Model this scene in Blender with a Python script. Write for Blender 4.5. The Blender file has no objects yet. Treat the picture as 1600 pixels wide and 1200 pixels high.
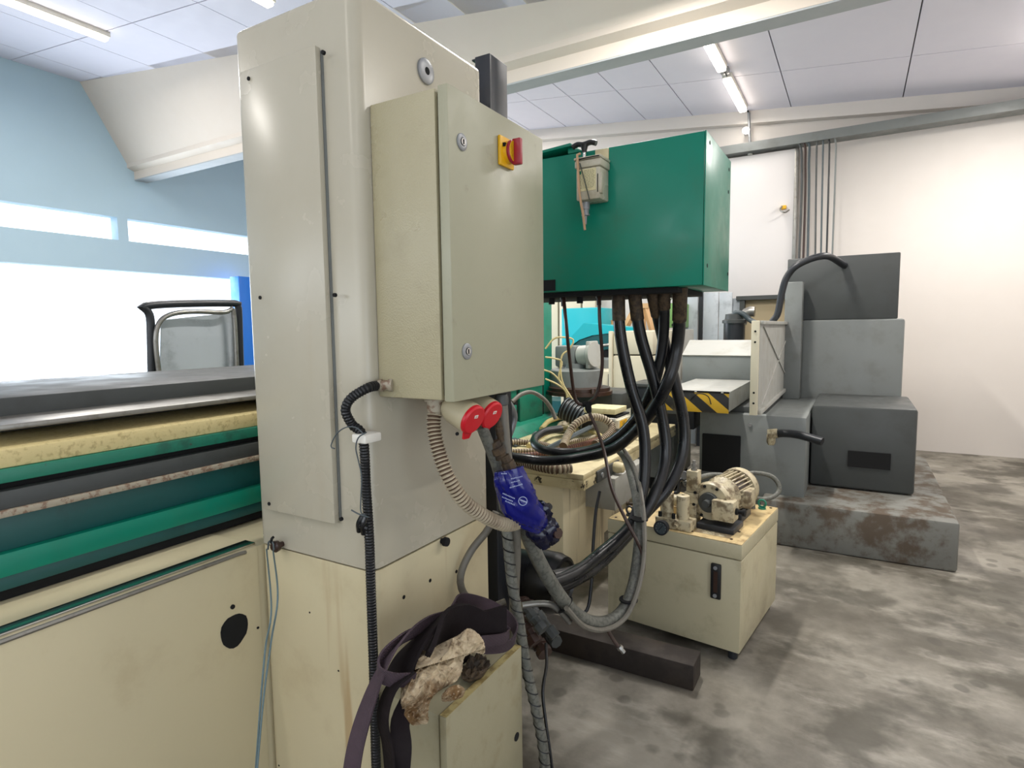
import bpy, bmesh, math, random
from mathutils import Vector, Matrix, noise
random.seed(7)
S = bpy.context.scene
COL = S.collection
V = Vector

# ------------------------------------------------------------------ camera, world, light, exposure
F = 919.0
CR = V((0.86399616, 0.5033384, -0.01269249))      # camera right
CD = V((0.03551678, -0.08607274, -0.99565558))    # camera down
CF = V((-0.50224417, 0.8597918, -0.09224347))     # camera forward
C0 = V((0, 0, 1.55))
cam = bpy.data.objects.new('camera', bpy.data.cameras.new('camera'))
COL.objects.link(cam)
m = Matrix.Identity(4)
for i in range(3):
    m[i][0] = CR[i]; m[i][1] = -CD[i]; m[i][2] = -CF[i]; m[i][3] = C0[i]
cam.matrix_world = m
cam.data.sensor_width = 36; cam.data.lens = 36 * F / 1600; cam.data.clip_start = 0.02
S.camera = cam
w = bpy.data.worlds.new('sky'); S.world = w; w.use_nodes = True
w.node_tree.nodes['Background'].inputs[0].default_value = (0.80, 0.89, 1.0, 1)
w.node_tree.nodes['Background'].inputs[1].default_value = 2.1
S.view_settings.view_transform = 'Standard'; S.view_settings.look = 'None'
S.view_settings.gamma = 1; S.view_settings.use_curve_mapping = False
S.view_settings.exposure = 0.3
LAMP_POWER = 55.0

def area(loc, sx, sy, power, col, rot=(0, 0, 0)):
    l = bpy.data.lights.new('light', 'AREA'); l.shape = 'RECTANGLE'; l.size = sx; l.size_y = sy
    l.energy = power; l.color = col
    o = bpy.data.objects.new('light', l); o.location = loc; o.rotation_euler = rot; COL.objects.link(o); return o
# daylight through the front windows and through left and right openings added for light
area((-9.9, 4.9, 1.5), 2.4, 4.0, 190, (0.80, 0.90, 1.0), (0, math.radians(-90), 0))  # lamp set in the added left door opening
area((-2.9, -4.1, 2.45), 9.5, 1.0, 78, (0.90, 0.95, 1.0), (math.radians(90), 0, 0))
area((2.55, -1.0, 1.3), 2.2, 3.0, 10, (0.92, 0.96, 1.0), (0, math.radians(90), 0))  # added lamp, no known source; lifts the lower right-facing sides

def ray(px, py):
    return CR * ((px - 800) / F) + CD * ((py - 600) / F) + CF
def P(ax, val, px, py):
    r = ray(px, py); i = 'xyz'.index(ax); return C0 + r * ((val - C0[i]) / r[i])
def D(px, py, dep):
    return C0 + ray(px, py) * dep

# ------------------------------------------------------------------ materials
def srgb(r, g, b):
    f = lambda c: (c / 255 / 12.92) if c / 255 <= 0.04045 else ((c / 255 + 0.055) / 1.055) ** 2.4
    return (f(r), f(g), f(b), 1)
class NT:
    def __init__(s, name):
        s.m = bpy.data.materials.new(name); s.m.use_nodes = True
        s.t = s.m.node_tree; s.b = s.t.nodes['Principled BSDF']
        s.tc = s.t.nodes.new('ShaderNodeTexCoord').outputs['Object']
    def n(s, k): return s.t.nodes.new(k)
    def l(s, a, b): s.t.links.new(a, b)
    def mapping(s, sc, loc=(0, 0, 0)):
        n = s.n('ShaderNodeMapping'); n.inputs['Scale'].default_value = sc; n.inputs['Location'].default_value = loc
        s.l(s.tc, n.inputs[0]); return n.outputs[0]
    def noise(s, scale, detail=4, co=None, rough=0.55):
        n = s.n('ShaderNodeTexNoise'); n.inputs['Scale'].default_value = scale; n.inputs['Detail'].default_value = detail
        n.inputs['Roughness'].default_value = rough
        s.l(co or s.tc, n.inputs['Vector']); return n.outputs[0]
    def ramp(s, fac, a, b, ca=(0, 0, 0, 1), cb=(1, 1, 1, 1)):
        n = s.n('ShaderNodeValToRGB'); n.color_ramp.interpolation = 'EASE'; e = n.color_ramp.elements
        e[0].position = a; e[1].position = b; e[0].color = ca; e[1].color = cb
        s.l(fac, n.inputs[0]); return n.outputs[0]
    def mix(s, fac, a, b):
        n = s.n('ShaderNodeMix'); n.data_type = 'RGBA'
        for sock, v in ((n.inputs[0], fac), (n.inputs[6], a), (n.inputs[7], b)):
            if isinstance(v, (int, float, tuple)): sock.default_value = v
            else: s.l(v, sock)
        return n.outputs[2]
    def mul(s, a, k):
        n = s.n('ShaderNodeMath'); n.operation = 'MULTIPLY'; s.l(a, n.inputs[0])
        if isinstance(k, (int, float)): n.inputs[1].default_value = k
        else: s.l(k, n.inputs[1])
        return n.outputs[0]
    def bump(s, h, strength, dist=0.002):
        n = s.n('ShaderNodeBump'); n.inputs['Strength'].default_value = strength; n.inputs['Distance'].default_value = dist
        s.l(h, n.inputs['Height']); s.l(n.outputs[0], s.b.inputs['Normal'])

def paint(name, c, rough=0.45, var=0.12, dirt=None, dscale=5, damt=0.5, dth=(0.5, 0.68), streak=None, samt=0.5,
          sth=(0.58, 0.72), sscale=9, chip=None, cth=(0.64, 0.66), cscale=14, bump=0, bscale=200, metal=0, spec=0.5, rv=0.2):
    t = NT(name); c = srgb(*c)
    dk = tuple(x * (1 - var) for x in c[:3]) + (1,)
    col = t.mix(t.noise(2.2, 5), dk, c)
    if dirt: col = t.mix(t.mul(t.ramp(t.noise(dscale, 8, rough=0.65), *dth), damt), col, srgb(*dirt))
    if streak: col = t.mix(t.mul(t.ramp(t.noise(sscale, 3, t.mapping((1, 1, 0.07))), *sth), samt), col, srgb(*streak))
    if chip: col = t.mix(t.ramp(t.noise(cscale, 8, rough=0.7), *cth), col, srgb(*chip))
    t.l(col, t.b.inputs['Base Color'])
    rr = t.ramp(t.noise(6, 4), 0.3, 0.7, (rough * (1 - rv),) * 3 + (1,), (min(1, rough * (1 + rv)),) * 3 + (1,))
    t.l(rr, t.b.inputs['Roughness']); t.b.inputs['Metallic'].default_value = metal
    t.b.inputs['Specular IOR Level'].default_value = spec
    if bump: t.bump(t.noise(bscale, 2), bump)
    return t.m
def flat(name, c, rough=0.5, metal=0, emit=0, alpha=None):
    t = NT(name); t.b.inputs['Base Color'].default_value = srgb(*c); t.b.inputs['Roughness'].default_value = rough
    t.b.inputs['Metallic'].default_value = metal
    if emit: t.b.inputs['Emission Color'].default_value = srgb(*c); t.b.inputs['Emission Strength'].default_value = emit
    return t.m
M = {}
M["column"] = paint('column_dimmed_paint', (180, 174, 156), 0.27, 0.05, (140, 124, 92), 4, 0.12, (0.45, 0.85), (150, 118, 70), 0.22, (0.6, 0.95), 9, rv=0.02, spec=0.4, bump=0.02, bscale=30)  # tone dimmed to offset strong light on the upper body
M['column_low'] = paint('column_low_lit_paint', (208, 197, 163), 0.38, 0.06, (150, 126, 84), 4, 0.25, (0.5, 0.75), (150, 108, 50), 0.5, (0.64, 0.75), 9, bump=0.04, bscale=40)  # upper column's paint, yellower and lightened to stand in for light low down
M['cab'] = paint('cabinet_paint', (168, 160, 130), 0.33, 0.05, (120, 108, 82), 5, 0.22, (0.55, 0.78), bump=0.5, bscale=210)
M['cabdoor'] = paint('cabinet_door_paint', (158, 156, 132), 0.42, 0.05, (88, 78, 66), 9, 0.42, (0.60, 0.78), bump=0.12, bscale=300)
M['lowcab'] = paint('low_cabinet_paint', (150, 144, 118), 0.45, 0.08, (110, 95, 58), 9, 0.35, (0.5, 0.7), bump=0.1, bscale=200)
M['lowcab_edge'] = paint('low_cabinet_grimy_edge', (176, 162, 112), 0.5, 0.12, (112, 92, 50), 30, 0.7, (0.45, 0.6))
M['green'] = paint('green_paint', (0, 124, 100), 0.36, 0.10, (58, 92, 66), 2.5, 0.35, (0.5, 0.75), (38, 58, 42), 0.30, (0.62, 0.8), 8, bump=0.05, bscale=50, spec=0.35)
M['green_worn'] = paint('worn_green_paint', (28, 120, 96), 0.42, 0.12, (30, 60, 50), 8, 0.6, (0.5, 0.68), chip=(70, 70, 60), cth=(0.66, 0.68))
M['teal'] = paint('teal_paint', (20, 178, 190), 0.4, 0.05)
M['teal_dark'] = paint('dark_teal_paint', (6, 88, 92), 0.45, 0.2)
M['teal_deep'] = paint('deep_teal_cover', (8, 78, 76), 0.45, 0.25, (10, 40, 42), 5, 0.5)
M['cream'] = paint('cream_table_paint', (205, 192, 152), 0.45, 0.10, (120, 98, 62), 8, 0.4, (0.5, 0.7), chip=(48, 38, 28), cth=(0.665, 0.68), cscale=13)
M['cream_chip'] = paint('chipped_cream_edge', (205, 192, 152), 0.45, 0.10, (120, 98, 62), 8, 0.5, (0.5, 0.7), chip=(44, 36, 28), cth=(0.595, 0.61), cscale=11)
M['cream_leg'] = paint('cream_pedestal_paint', (222, 210, 176), 0.5, 0.10, (120, 100, 70), 5, 0.3, (0.5, 0.7), (96, 76, 44), 0.55, (0.56, 0.68), 12)
M['cream_plain'] = paint('cream_panel_paint', (214, 206, 182), 0.5, 0.06)
M['tank'] = paint('tank_paint', (186, 178, 148), 0.42, 0.08, (116, 100, 70), 5, 0.35, (0.5, 0.72), (110, 84, 50), 0.25, (0.62, 0.76), 8, chip=(50, 42, 32), cth=(0.72, 0.73), cscale=9)
M['tank_top'] = paint('oily_tank_top', (208, 184, 134), 0.4, 0.15, (124, 94, 52), 11, 0.75, (0.45, 0.66), chip=(64, 48, 30), cth=(0.69, 0.71), cscale=20)
M['pump'] = paint('grimy_cream_pump', (196, 184, 152), 0.42, 0.2, (88, 68, 42), 20, 0.8, (0.46, 0.62), chip=(40, 32, 24), cth=(0.68, 0.7), cscale=30)
M['grey'] = paint('grey_machine_paint', (118, 122, 120), 0.5, 0.1, (88, 86, 80), 3, 0.35)
M['grey_light'] = paint('light_grey_paint', (172, 172, 166), 0.45, 0.08, (140, 130, 110), 6, 0.3)
M['grey_dark'] = paint('dark_grey_paint', (66, 69, 68), 0.5, 0.12, (50, 50, 46), 4, 0.4)
M['mud'] = paint('muddy_plinth', (118, 118, 112), 0.8, 0.2, (76, 60, 44), 6, 0.8, (0.42, 0.6))
M['black'] = paint('black_plastic', (22, 23, 25), 0.42, 0.3, bump=0.05, bscale=60)
M['black_metal'] = paint('black_metal', (34, 37, 42), 0.4, 0.15)
M['rubber'] = paint('black_rubber', (20, 22, 25), 0.3, 0.2, (52, 52, 50), 12, 0.3)
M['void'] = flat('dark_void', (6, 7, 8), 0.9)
M['motor'] = paint('black_motor', (16, 16, 18), 0.35, 0.3, (38, 36, 34), 8, 0.4)
M['hose_end'] = paint('taped_hose_end', (78, 62, 42), 0.7, 0.3, (34, 26, 18), 40, 0.8, (0.42, 0.58))
M['brown_tube'] = paint('brown_tube', (58, 38, 30), 0.35, 0.2)
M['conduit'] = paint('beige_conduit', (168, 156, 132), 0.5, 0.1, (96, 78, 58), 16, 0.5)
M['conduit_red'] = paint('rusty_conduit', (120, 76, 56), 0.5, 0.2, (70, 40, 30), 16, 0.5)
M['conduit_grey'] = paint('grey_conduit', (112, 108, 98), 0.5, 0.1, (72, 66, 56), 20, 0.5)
M['groove'] = paint('conduit_groove_grime_shade', (84, 64, 46), 0.7, 0.2)  # brown grime, deepened to stand in for shade in the recess
M['groove_red'] = paint('rusty_groove_shade', (62, 30, 22), 0.7, 0.2)
M['duct'] = paint('slate_duct', (70, 80, 84), 0.5, 0.1)
M['creamhose'] = paint('cream_hose', (196, 180, 128), 0.42, 0.12, (120, 96, 58), 12, 0.5)
M['steel'] = paint('dull_steel', (150, 148, 142), 0.35, 0.15, (90, 82, 70), 20, 0.4, metal=0.7)
M['chrome'] = flat('chrome', (210, 210, 208), 0.18, 1)
M['galv'] = paint('galvanised_grey', (150, 152, 154), 0.4, 0.1, metal=0.4)
M['rust'] = paint('rusty_gland', (168, 158, 138), 0.55, 0.2, (104, 62, 40), 60, 0.7, (0.48, 0.6), metal=0.1)
M['red'] = flat('red_plastic', (196, 16, 34), 0.38)
M['darkred'] = flat('dark_red_plastic', (150, 22, 40), 0.4)
M['yellow'] = flat('yellow_plastic', (226, 172, 12), 0.4)
M['white'] = flat('white_plastic', (225, 222, 212), 0.45)
M['socket'] = paint('beige_socket', (184, 174, 144), 0.45, 0.08)
M['cloudy'] = paint('cloudy_plastic', (186, 180, 160), 0.3, 0.1, (140, 126, 96), 12, 0.5)
M['paper'] = paint('oil_soaked_paper', (214, 204, 160), 0.6, 0.1, (176, 150, 96), 18, 0.5)
M['ink'] = flat('printed_ink', (70, 76, 66), 0.7)
M['fadedink'] = flat('faded_ink', (146, 142, 112), 0.7)
M['greenink'] = flat('green_ink', (30, 110, 80), 0.7)
M['hosepink'] = paint('amber_tube', (188, 150, 112), 0.35, 0.1)
M['blue'] = paint('blue_plastic_film', (6, 16, 118), 0.2, 0.45, bump=0.5, bscale=26)
M['bluedark'] = paint('dark_blue_film', (8, 12, 44), 0.18, 0.5, bump=0.5, bscale=50)
M['print'] = flat('white_print', (150, 160, 190), 0.5)
M['twine'] = flat('grey_blue_twine', (88, 108, 112), 0.7)
M['wood'] = paint('oily_timber', (46, 36, 28), 0.7, 0.3, (28, 22, 18), 6, 0.7, (0.42, 0.6), bump=0.4, bscale=30)
M['pine'] = paint('pine_timber', (222, 178, 128), 0.6, 0.15)
M['ply'] = paint('plywood_board', (176, 160, 128), 0.6, 0.1)
M['blue_post'] = paint('blue_steel_paint', (20, 110, 205), 0.5, 0.05)
M['paleblue'] = paint('pale_blue_panel', (178, 204, 218), 0.6, 0.05)
M['glassy'] = paint('clouded_sheet', (186, 194, 200), 0.35, 0.2, (120, 124, 130), 5, 0.5)
M['locker'] = paint('locker_green', (110, 152, 84), 0.5, 0.08)
M['lamp'] = flat('lamp_tube', (255, 244, 228), 0.5, emit=7)
M['ceil'] = paint('ceiling_panel_paint', (226, 224, 236), 0.75, 0.04)
M['joint'] = flat('ceiling_joint', (120, 118, 120), 0.8)
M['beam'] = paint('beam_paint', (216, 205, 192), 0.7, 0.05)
M['beam_under'] = paint('beam_underside_grey', (176, 180, 182), 0.7, 0.05)  # greyer tone for the beam's lower face
M['wall'] = paint('white_wall_paint', (214, 208, 202), 0.75, 0.03)
M['doorpanel'] = paint('sliding_panel_paint', (220, 216, 214), 0.6, 0.02)
M['mosaic'] = paint('yellow_grit', (214, 196, 140), 0.7, 0.1, (150, 128, 80), 60, 0.6, bump=0.5, bscale=120)

def mat_webbing():
    t = NT('purple_webbing'); wv = t.n('ShaderNodeTexWave'); wv.inputs['Scale'].default_value = 130; wv.bands_direction = 'DIAGONAL'
    t.l(t.tc, wv.inputs[0])
    c = t.mix(t.noise(9, 6), srgb(28, 20, 24), srgb(84, 66, 76)); t.l(c, t.b.inputs['Base Color'])
    t.b.inputs['Roughness'].default_value = 0.8; t.bump(wv.outputs[1], 0.6); return t.m
M['web'] = mat_webbing()
M['webdark'] = paint('greasy_webbing', (27, 20, 22), 0.8, 0.4, (14, 11, 14), 10, 0.6, bump=0.4, bscale=160, spec=0.2)
def mat_rag():
    t = NT('stained_rag'); c = t.mix(t.ramp(t.noise(9, 6), 0.42, 0.62), srgb(186, 170, 142), srgb(118, 92, 62))
    c = t.mix(t.mul(t.ramp(t.noise(120, 3), 0.55, 0.66), 0.45), c, srgb(206, 190, 162))
    c = t.mix(t.mul(t.ramp(t.noise(55, 6), 0.52, 0.7), 0.75), c, srgb(76, 52, 30))
    t.l(c, t.b.inputs['Base Color']); t.b.inputs['Roughness'].default_value = 0.97; t.b.inputs['Specular IOR Level'].default_value = 0.1; t.bump(t.noise(220, 4), 0.5, 0.002); return t.m
M['rag'] = mat_rag()
def mat_floor():
    t = NT('stained_concrete')
    c = t.mix(t.ramp(t.noise(1.1, 8, rough=0.65), 0.35, 0.68), srgb(84, 79, 69), srgb(142, 137, 126))
    c = t.mix(t.mul(t.ramp(t.noise(4.5, 8, t.mapping((0.5, 1.3, 1)), 0.7), 0.48, 0.7), 0.5), c, srgb(168, 163, 152))
    v = t.n('ShaderNodeTexVoronoi'); v.inputs['Scale'].default_value = 7.5; t.l(t.tc, v.inputs['Vector'])
    d = t.n('ShaderNodeMath'); d.operation = 'ADD'; t.l(v.outputs['Distance'], d.inputs[0]); t.l(t.mul(t.noise(16, 3), 0.25), d.inputs[1])
    spot = t.ramp(d.outputs[0], 0.30, 0.42, (1, 1, 1, 1), (0, 0, 0, 1))
    c = t.mix(t.mul(t.mul(spot, t.ramp(t.noise(1.3, 2), 0.38, 0.60)), 0.6), c, srgb(58, 54, 46))
    c = t.mix(t.mul(t.ramp(t.noise(2.6, 5, t.mapping((1, 1, 1), (3, 1, 0))), 0.48, 0.62), 0.75), c, srgb(62, 58, 48))
    t.l(c, t.b.inputs['Base Color'])
    t.l(t.ramp(t.noise(2, 5), 0.3, 0.7, (0.38,) * 3 + (1,), (0.75,) * 3 + (1,)), t.b.inputs['Roughness'])
    t.bump(t.noise(30, 8), 0.15); return t.m
M['floor'] = mat_floor()
def mat_braid():
    t = NT('braided_hose'); c = t.mix(t.noise(18, 6), srgb(62, 64, 60), srgb(122, 122, 112))
    v = t.n('ShaderNodeTexVoronoi'); v.inputs['Scale'].default_value = 90; t.l(t.tc, v.inputs['Vector'])
    c = t.mix(t.mul(t.ramp(v.outputs['Distance'], 0.55, 0.7), 0.4), c, srgb(40, 40, 38)); t.l(c, t.b.inputs['Base Color'])
    t.b.inputs['Roughness'].default_value = 0.5; t.bump(t.noise(120, 3), 0.5); return t.m
M['braid'] = mat_braid()
def mat_hazard():
    t = NT('hazard_stripe_paint'); wv = t.n('ShaderNodeTexWave'); wv.wave_profile = 'SAW'; wv.bands_direction = 'X'
    wv.inputs['Scale'].default_value = 2.4
    mp = t.n('ShaderNodeMapping'); mp.inputs['Rotation'].default_value = (0, math.radians(50), 0); t.l(t.tc, mp.inputs[0]); t.l(mp.outputs[0], wv.inputs[0])
    c = t.mix(t.ramp(wv.outputs[1], 0.49, 0.51), srgb(34, 34, 34), srgb(210, 168, 40))
    c = t.mix(t.mul(t.ramp(t.noise(9, 8), 0.5, 0.7), 0.55), c, srgb(150, 134, 104)); t.l(c, t.b.inputs['Base Color']); t.b.inputs['Roughness'].default_value = 0.55
    return t.m
M['hazard'] = mat_hazard()

# ------------------------------------------------------------------ mesh building
def catmull(pts, step):
    pts = [V(p) for p in pts]
    if len(pts) < 3: 
        L = (pts[1] - pts[0]).length; n = max(1, int(L / step)); return [pts[0].lerp(pts[1], i / n) for i in range(n + 1)]
    q = [pts[0] * 2 - pts[1]] + pts + [pts[-1] * 2 - pts[-2]]; out = []
    for i in range(1, len(q) - 2):
        a, b, c, d = q[i - 1:i + 3]; n = max(2, int((c - b).length / (step * 0.25)))
        for k in range(n):
            t = k / n
            out.append(0.5 * ((2 * b) + (c - a) * t + (2 * a - 5 * b + 4 * c - d) * t * t + (3 * b - a - 3 * c + d) * t ** 3))
    out.append(pts[-1])
    res = [out[0]]; acc = 0
    for i in range(1, len(out)):
        seg = (out[i] - out[i - 1]).length
        while acc + seg >= step and seg > 1e-9:
            f = (step - acc) / seg; pnt = out[i - 1].lerp(out[i], f); res.append(pnt)
            out[i - 1] = pnt; seg = (out[i] - pnt).length; acc = 0
        acc += seg
    if (res[-1] - out[-1]).length > step * 0.3: res.append(out[-1])
    return res
def frame(d):
    d = d.normalized(); u = V((0, 0, 1)) if abs(d.z) < 0.9 else V((1, 0, 0))
    a = d.cross(u).normalized(); return a, a.cross(d).normalized()
class MB:
    def __init__(s, xf=None): s.bm = bmesh.new(); s.xf = xf
    def hexa(s, c, bev=0, seg=2):      # 8 corners: bottom 4 ccw, top 4
        vs = [s.bm.verts.new(p) for p in c]
        fs = [(3, 2, 1, 0), (4, 5, 6, 7), (0, 1, 5, 4), (1, 2, 6, 5), (2, 3, 7, 6), (3, 0, 4, 7)]
        faces = [s.bm.faces.new([vs[i] for i in f]) for f in fs]
        if bev:
            es = list({e for f in faces for e in f.edges})
            bmesh.ops.bevel(s.bm, geom=es, offset=bev, segments=seg, affect='EDGES', profile=0.5)
        return s
    def box(s, lo, hi, bev=0, seg=2):
        x0, y0, z0 = [min(a, b) for a, b in zip(lo, hi)]; x1, y1, z1 = [max(a, b) for a, b in zip(lo, hi)]
        return s.hexa([(x0, y0, z0), (x1, y0, z0), (x1, y1, z0), (x0, y1, z0), (x0, y0, z1), (x1, y0, z1), (x1, y1, z1), (x0, y1, z1)], bev, seg)
    def lathe(s, p, d, prof, n=24, cap=True):
        p = V(p); d = V(d).normalized(); a, b = frame(d); rings = []
        for t, r in prof:
            rings.append([s.bm.verts.new(p + d * t + (a * math.cos(k * 2 * math.pi / n) + b * math.sin(k * 2 * math.pi / n)) * r) for k in range(n)])
        for i in range(len(rings) - 1):
            for k in range(n):
                s.bm.faces.new((rings[i][k], rings[i][(k + 1) % n], rings[i + 1][(k + 1) % n], rings[i + 1][k]))
        if cap: s.bm.faces.new(rings[0][::-1]); s.bm.faces.new(rings[-1])
        return s
    def cyl(s, p0, p1, r, n=20): 
        p0 = V(p0); p1 = V(p1); return s.lathe(p0, p1 - p0, [(0, r), ((p1 - p0).length, r)], n)
    def tube(s, pts, r, n=10, step=0.02, rf=None, closed=False):
        c = catmull(pts, step); N = len(c); rings = []; t = (c[1] - c[0]).normalized(); a, b = frame(t)
        for i, p in enumerate(c):
            t2 = (c[min(i + 1, N - 1)] - c[max(i - 1, 0)]).normalized()
            a = (a - t2 * a.dot(t2)).normalized(); b = t2.cross(a)
            rr = rf(i, N) if rf else r
            rings.append([s.bm.verts.new(p + (a * math.cos(k * 2 * math.pi / n) + b * math.sin(k * 2 * math.pi / n)) * rr) for k in range(n)])
        for i in range(N - 1):
            for k in range(n):
                s.bm.faces.new((rings[i][k], rings[i][(k + 1) % n], rings[i + 1][(k + 1) % n], rings[i + 1][k]))
        s.bm.faces.new(rings[0][::-1]); s.bm.faces.new(rings[-1]); return s
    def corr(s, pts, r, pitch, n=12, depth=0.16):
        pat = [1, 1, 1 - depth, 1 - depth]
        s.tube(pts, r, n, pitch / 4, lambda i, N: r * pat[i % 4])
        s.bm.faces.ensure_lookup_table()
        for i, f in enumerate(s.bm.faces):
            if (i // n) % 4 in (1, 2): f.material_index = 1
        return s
    def prism(s, poly, ext, bev=0):
        ext = V(ext); a = [s.bm.verts.new(p) for p in poly]; b = [s.bm.verts.new(V(p) + ext) for p in poly]; n = len(poly)
        fs = [s.bm.faces.new(a[::-1]), s.bm.faces.new(b)] + [s.bm.faces.new((a[i], a[(i + 1) % n], b[(i + 1) % n], b[i])) for i in range(n)]
        if bev: bmesh.ops.bevel(s.bm, geom=list({e for f in fs for e in f.edges}), offset=bev, segments=2, affect='EDGES')
        return s
    def ribbon(s, pts, w, wdirs, t=0.004, step=0.012):
        c = catmull(pts, step); N = len(c); rings = []
        wd = [V(x).normalized() for x in wdirs]
        for i, p in enumerate(c):
            f = i / (N - 1) * (len(wd) - 1); k = min(int(f), len(wd) - 2) if len(wd) > 1 else 0
            d = wd[k].lerp(wd[k + 1], f - k) if len(wd) > 1 else wd[0]
            tn = (c[min(i + 1, N - 1)] - c[max(i - 1, 0)]).normalized()
            d = (d - tn * d.dot(tn)).normalized(); nn = tn.cross(d)
            rings.append([s.bm.verts.new(p + d * (w / 2 * a) + nn * (t / 2 * b)) for a, b in ((-1, -1), (0, -1.3), (1, -1), (1, 1), (0, 1.3), (-1, 1))])
        for i in range(N - 1):
            for k in range(6): s.bm.faces.new((rings[i][k], rings[i][(k + 1) % 6], rings[i + 1][(k + 1) % 6], rings[i + 1][k]))
        s.bm.faces.new(rings[0][::-1]); s.bm.faces.new(rings[-1]); return s
    def mesh(s, name, mat, org):
        bmesh.ops.recalc_face_normals(s.bm, faces=s.bm.faces)
        if s.xf: s.bm.transform(s.xf)
        s.bm.transform(Matrix.Translation(-V(org)))
        me = bpy.data.meshes.new(name); s.bm.to_mesh(me); s.bm.free()
        me.materials.append(M[mat])
        if any(p.material_index for p in me.polygons): me.materials.append(M[GROOVE.get(mat, mat)])
        for p in me.polygons: p.use_smooth = True
        me.set_sharp_from_angle(angle=math.radians(38)); return me
GROOVE = {'conduit': 'groove', 'conduit_red': 'groove_red', 'duct': 'black', 'rubber': 'void'}  # groove faces get a darker colour: grime plus painted-in recess shade
ORG = {}
def tag(o, label=None, cat=None, group=None, kind=None):
    if label: o['label'] = label
    if cat: o['category'] = cat
    if group: o['group'] = group
    if kind: o['kind'] = kind
    return o
def thing(name, label, cat, loc, group=None):
    o = bpy.data.objects.new(name, None); COL.objects.link(o); o.location = V(loc); o.empty_display_size = 0.05
    ORG[o] = V(loc); return tag(o, label, cat, group)
def part(mb, name, mat, parent, label=None, kind=None):
    org = ORG[parent]; o = bpy.data.objects.new(name, mb.mesh(name, mat, org)); COL.objects.link(o)
    o.parent = parent; ORG[o] = org
    if label: o['label'] = label
    if kind: o['kind'] = kind
    return o
def solo(mb, name, mat, label=None, cat=None, group=None, kind=None):
    if mb.xf: mb.bm.transform(mb.xf); mb.xf = None
    vs = [v.co for v in mb.bm.verts]
    org = V(((min(v.x for v in vs) + max(v.x for v in vs)) / 2, (min(v.y for v in vs) + max(v.y for v in vs)) / 2, min(v.z for v in vs)))
    o = bpy.data.objects.new(name, mb.mesh(name, mat, org)); COL.objects.link(o); o.location = org; ORG[o] = org
    return tag(o, label, cat, group, kind)
def struct(mb, name, mat): return solo(mb, name, mat, kind='structure')
def text(body, size, origin, xdir, up, name, mat, parent, ext=0.0006):
    cu = bpy.data.curves.new('lettering', 'FONT'); cu.body = body; cu.size = size; cu.extrude = ext; cu.align_x = 'CENTER'; cu.align_y = 'CENTER'; cu.resolution_u = 2
    t = bpy.data.objects.new('lettering', cu); COL.objects.link(t)
    dg = bpy.context.evaluated_depsgraph_get(); me = bpy.data.meshes.new_from_object(t.evaluated_get(dg))
    bpy.data.objects.remove(t); bpy.data.curves.remove(cu)
    x = V(xdir).normalized(); u = V(up); u = (u - x * u.dot(x)).normalized(); z = x.cross(u)
    mm = Matrix.Identity(4)
    for i in range(3): mm[i][0] = x[i]; mm[i][1] = u[i]; mm[i][2] = z[i]; mm[i][3] = origin[i]
    me.transform(Matrix.Translation(-ORG[parent]) @ mm); me.name = name
    me.materials.clear(); me.materials.append(M[mat])
    o = bpy.data.objects.new(name, me); COL.objects.link(o); o.parent = parent; ORG[o] = ORG[parent]; return o
def pbox(y, x0, x1, y0, y1, depth, bev=0):
    """axis aligned box whose near face lies at depth y and spans the given picture columns and rows"""
    cx = (x0 + x1) / 2; cy = (y0 + y1) / 2
    a = P('y', y, x0, cy).x; b = P('y', y, x1, cy).x; t = P('y', y, cx, y0).z; u = P('y', y, cx, y1).z
    return (a, y, u), (b, y + depth, t)

# ------------------------------------------------------------------ the hall
zc = lambda x: 4.26 - 0.1 * x
struct(MB().box((-10.2, -4.2, -0.1), (2.8, 8.9, 0)), 'floor', 'floor')
def wallseg(x0, x1, y0, y1, name, mat='wall', z0=0):
    return struct(MB().hexa([(x0, y0, z0), (x1, y0, z0), (x1, y1, z0), (x0, y1, z0), (x0, y0, zc(x0) + .05), (x1, y0, zc(x1) + .05), (x1, y1, zc(x1) + .05), (x0, y1, zc(x0) + .05)]), name, mat)
wallseg(-10.2, 2.8, 8.7, 8.9, 'wall_back')
wr_ = MB().box((2.6, -4.2, 0), (2.8, -2.5, 4.05)).box((2.6, .5, 0), (2.8, 8.7, 4.05)).box((2.6, -2.5, 2.4), (2.8, .5, 4.05)); struct(wr_, 'wall_right', 'wall')  # unseen doorway gap, added so light reaches right-facing sides
# left wall: open door added for bright daylight, and a strip of window
wl = MB()
wl.box((-10.2, -4.2, 0), (-10, 2.6, 3.02)).box((-10.2, 7.15, 0), (-10, 8.7, 3.02)).box((-10.2, 2.6, 2.55), (-10, 7.15, 3.02)).box((-10.2, -4.2, 3.37), (-10, 8.7, 5.3))
for y in (-4.2, 0.4, 5.0, 8.55): wl.box((-10.2, y, 3.02), (-10, y + 0.15, 3.37))
struct(wl, 'wall_left', 'paleblue')
wf = MB(); wf.box((-10.2, -4.4, 0), (2.8, -4.2, 1.95)).box((-10.2, -4.4, 3.0), (2.8, -4.2, 5.3))
for x in (-10.2, -7.9, -5.6, -3.3, -1.0, 1.3, 2.6): wf.box((x, -4.4, 1.95), (x + .15, -4.2, 3.0))
struct(wf, 'wall_front', 'wall')
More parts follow.
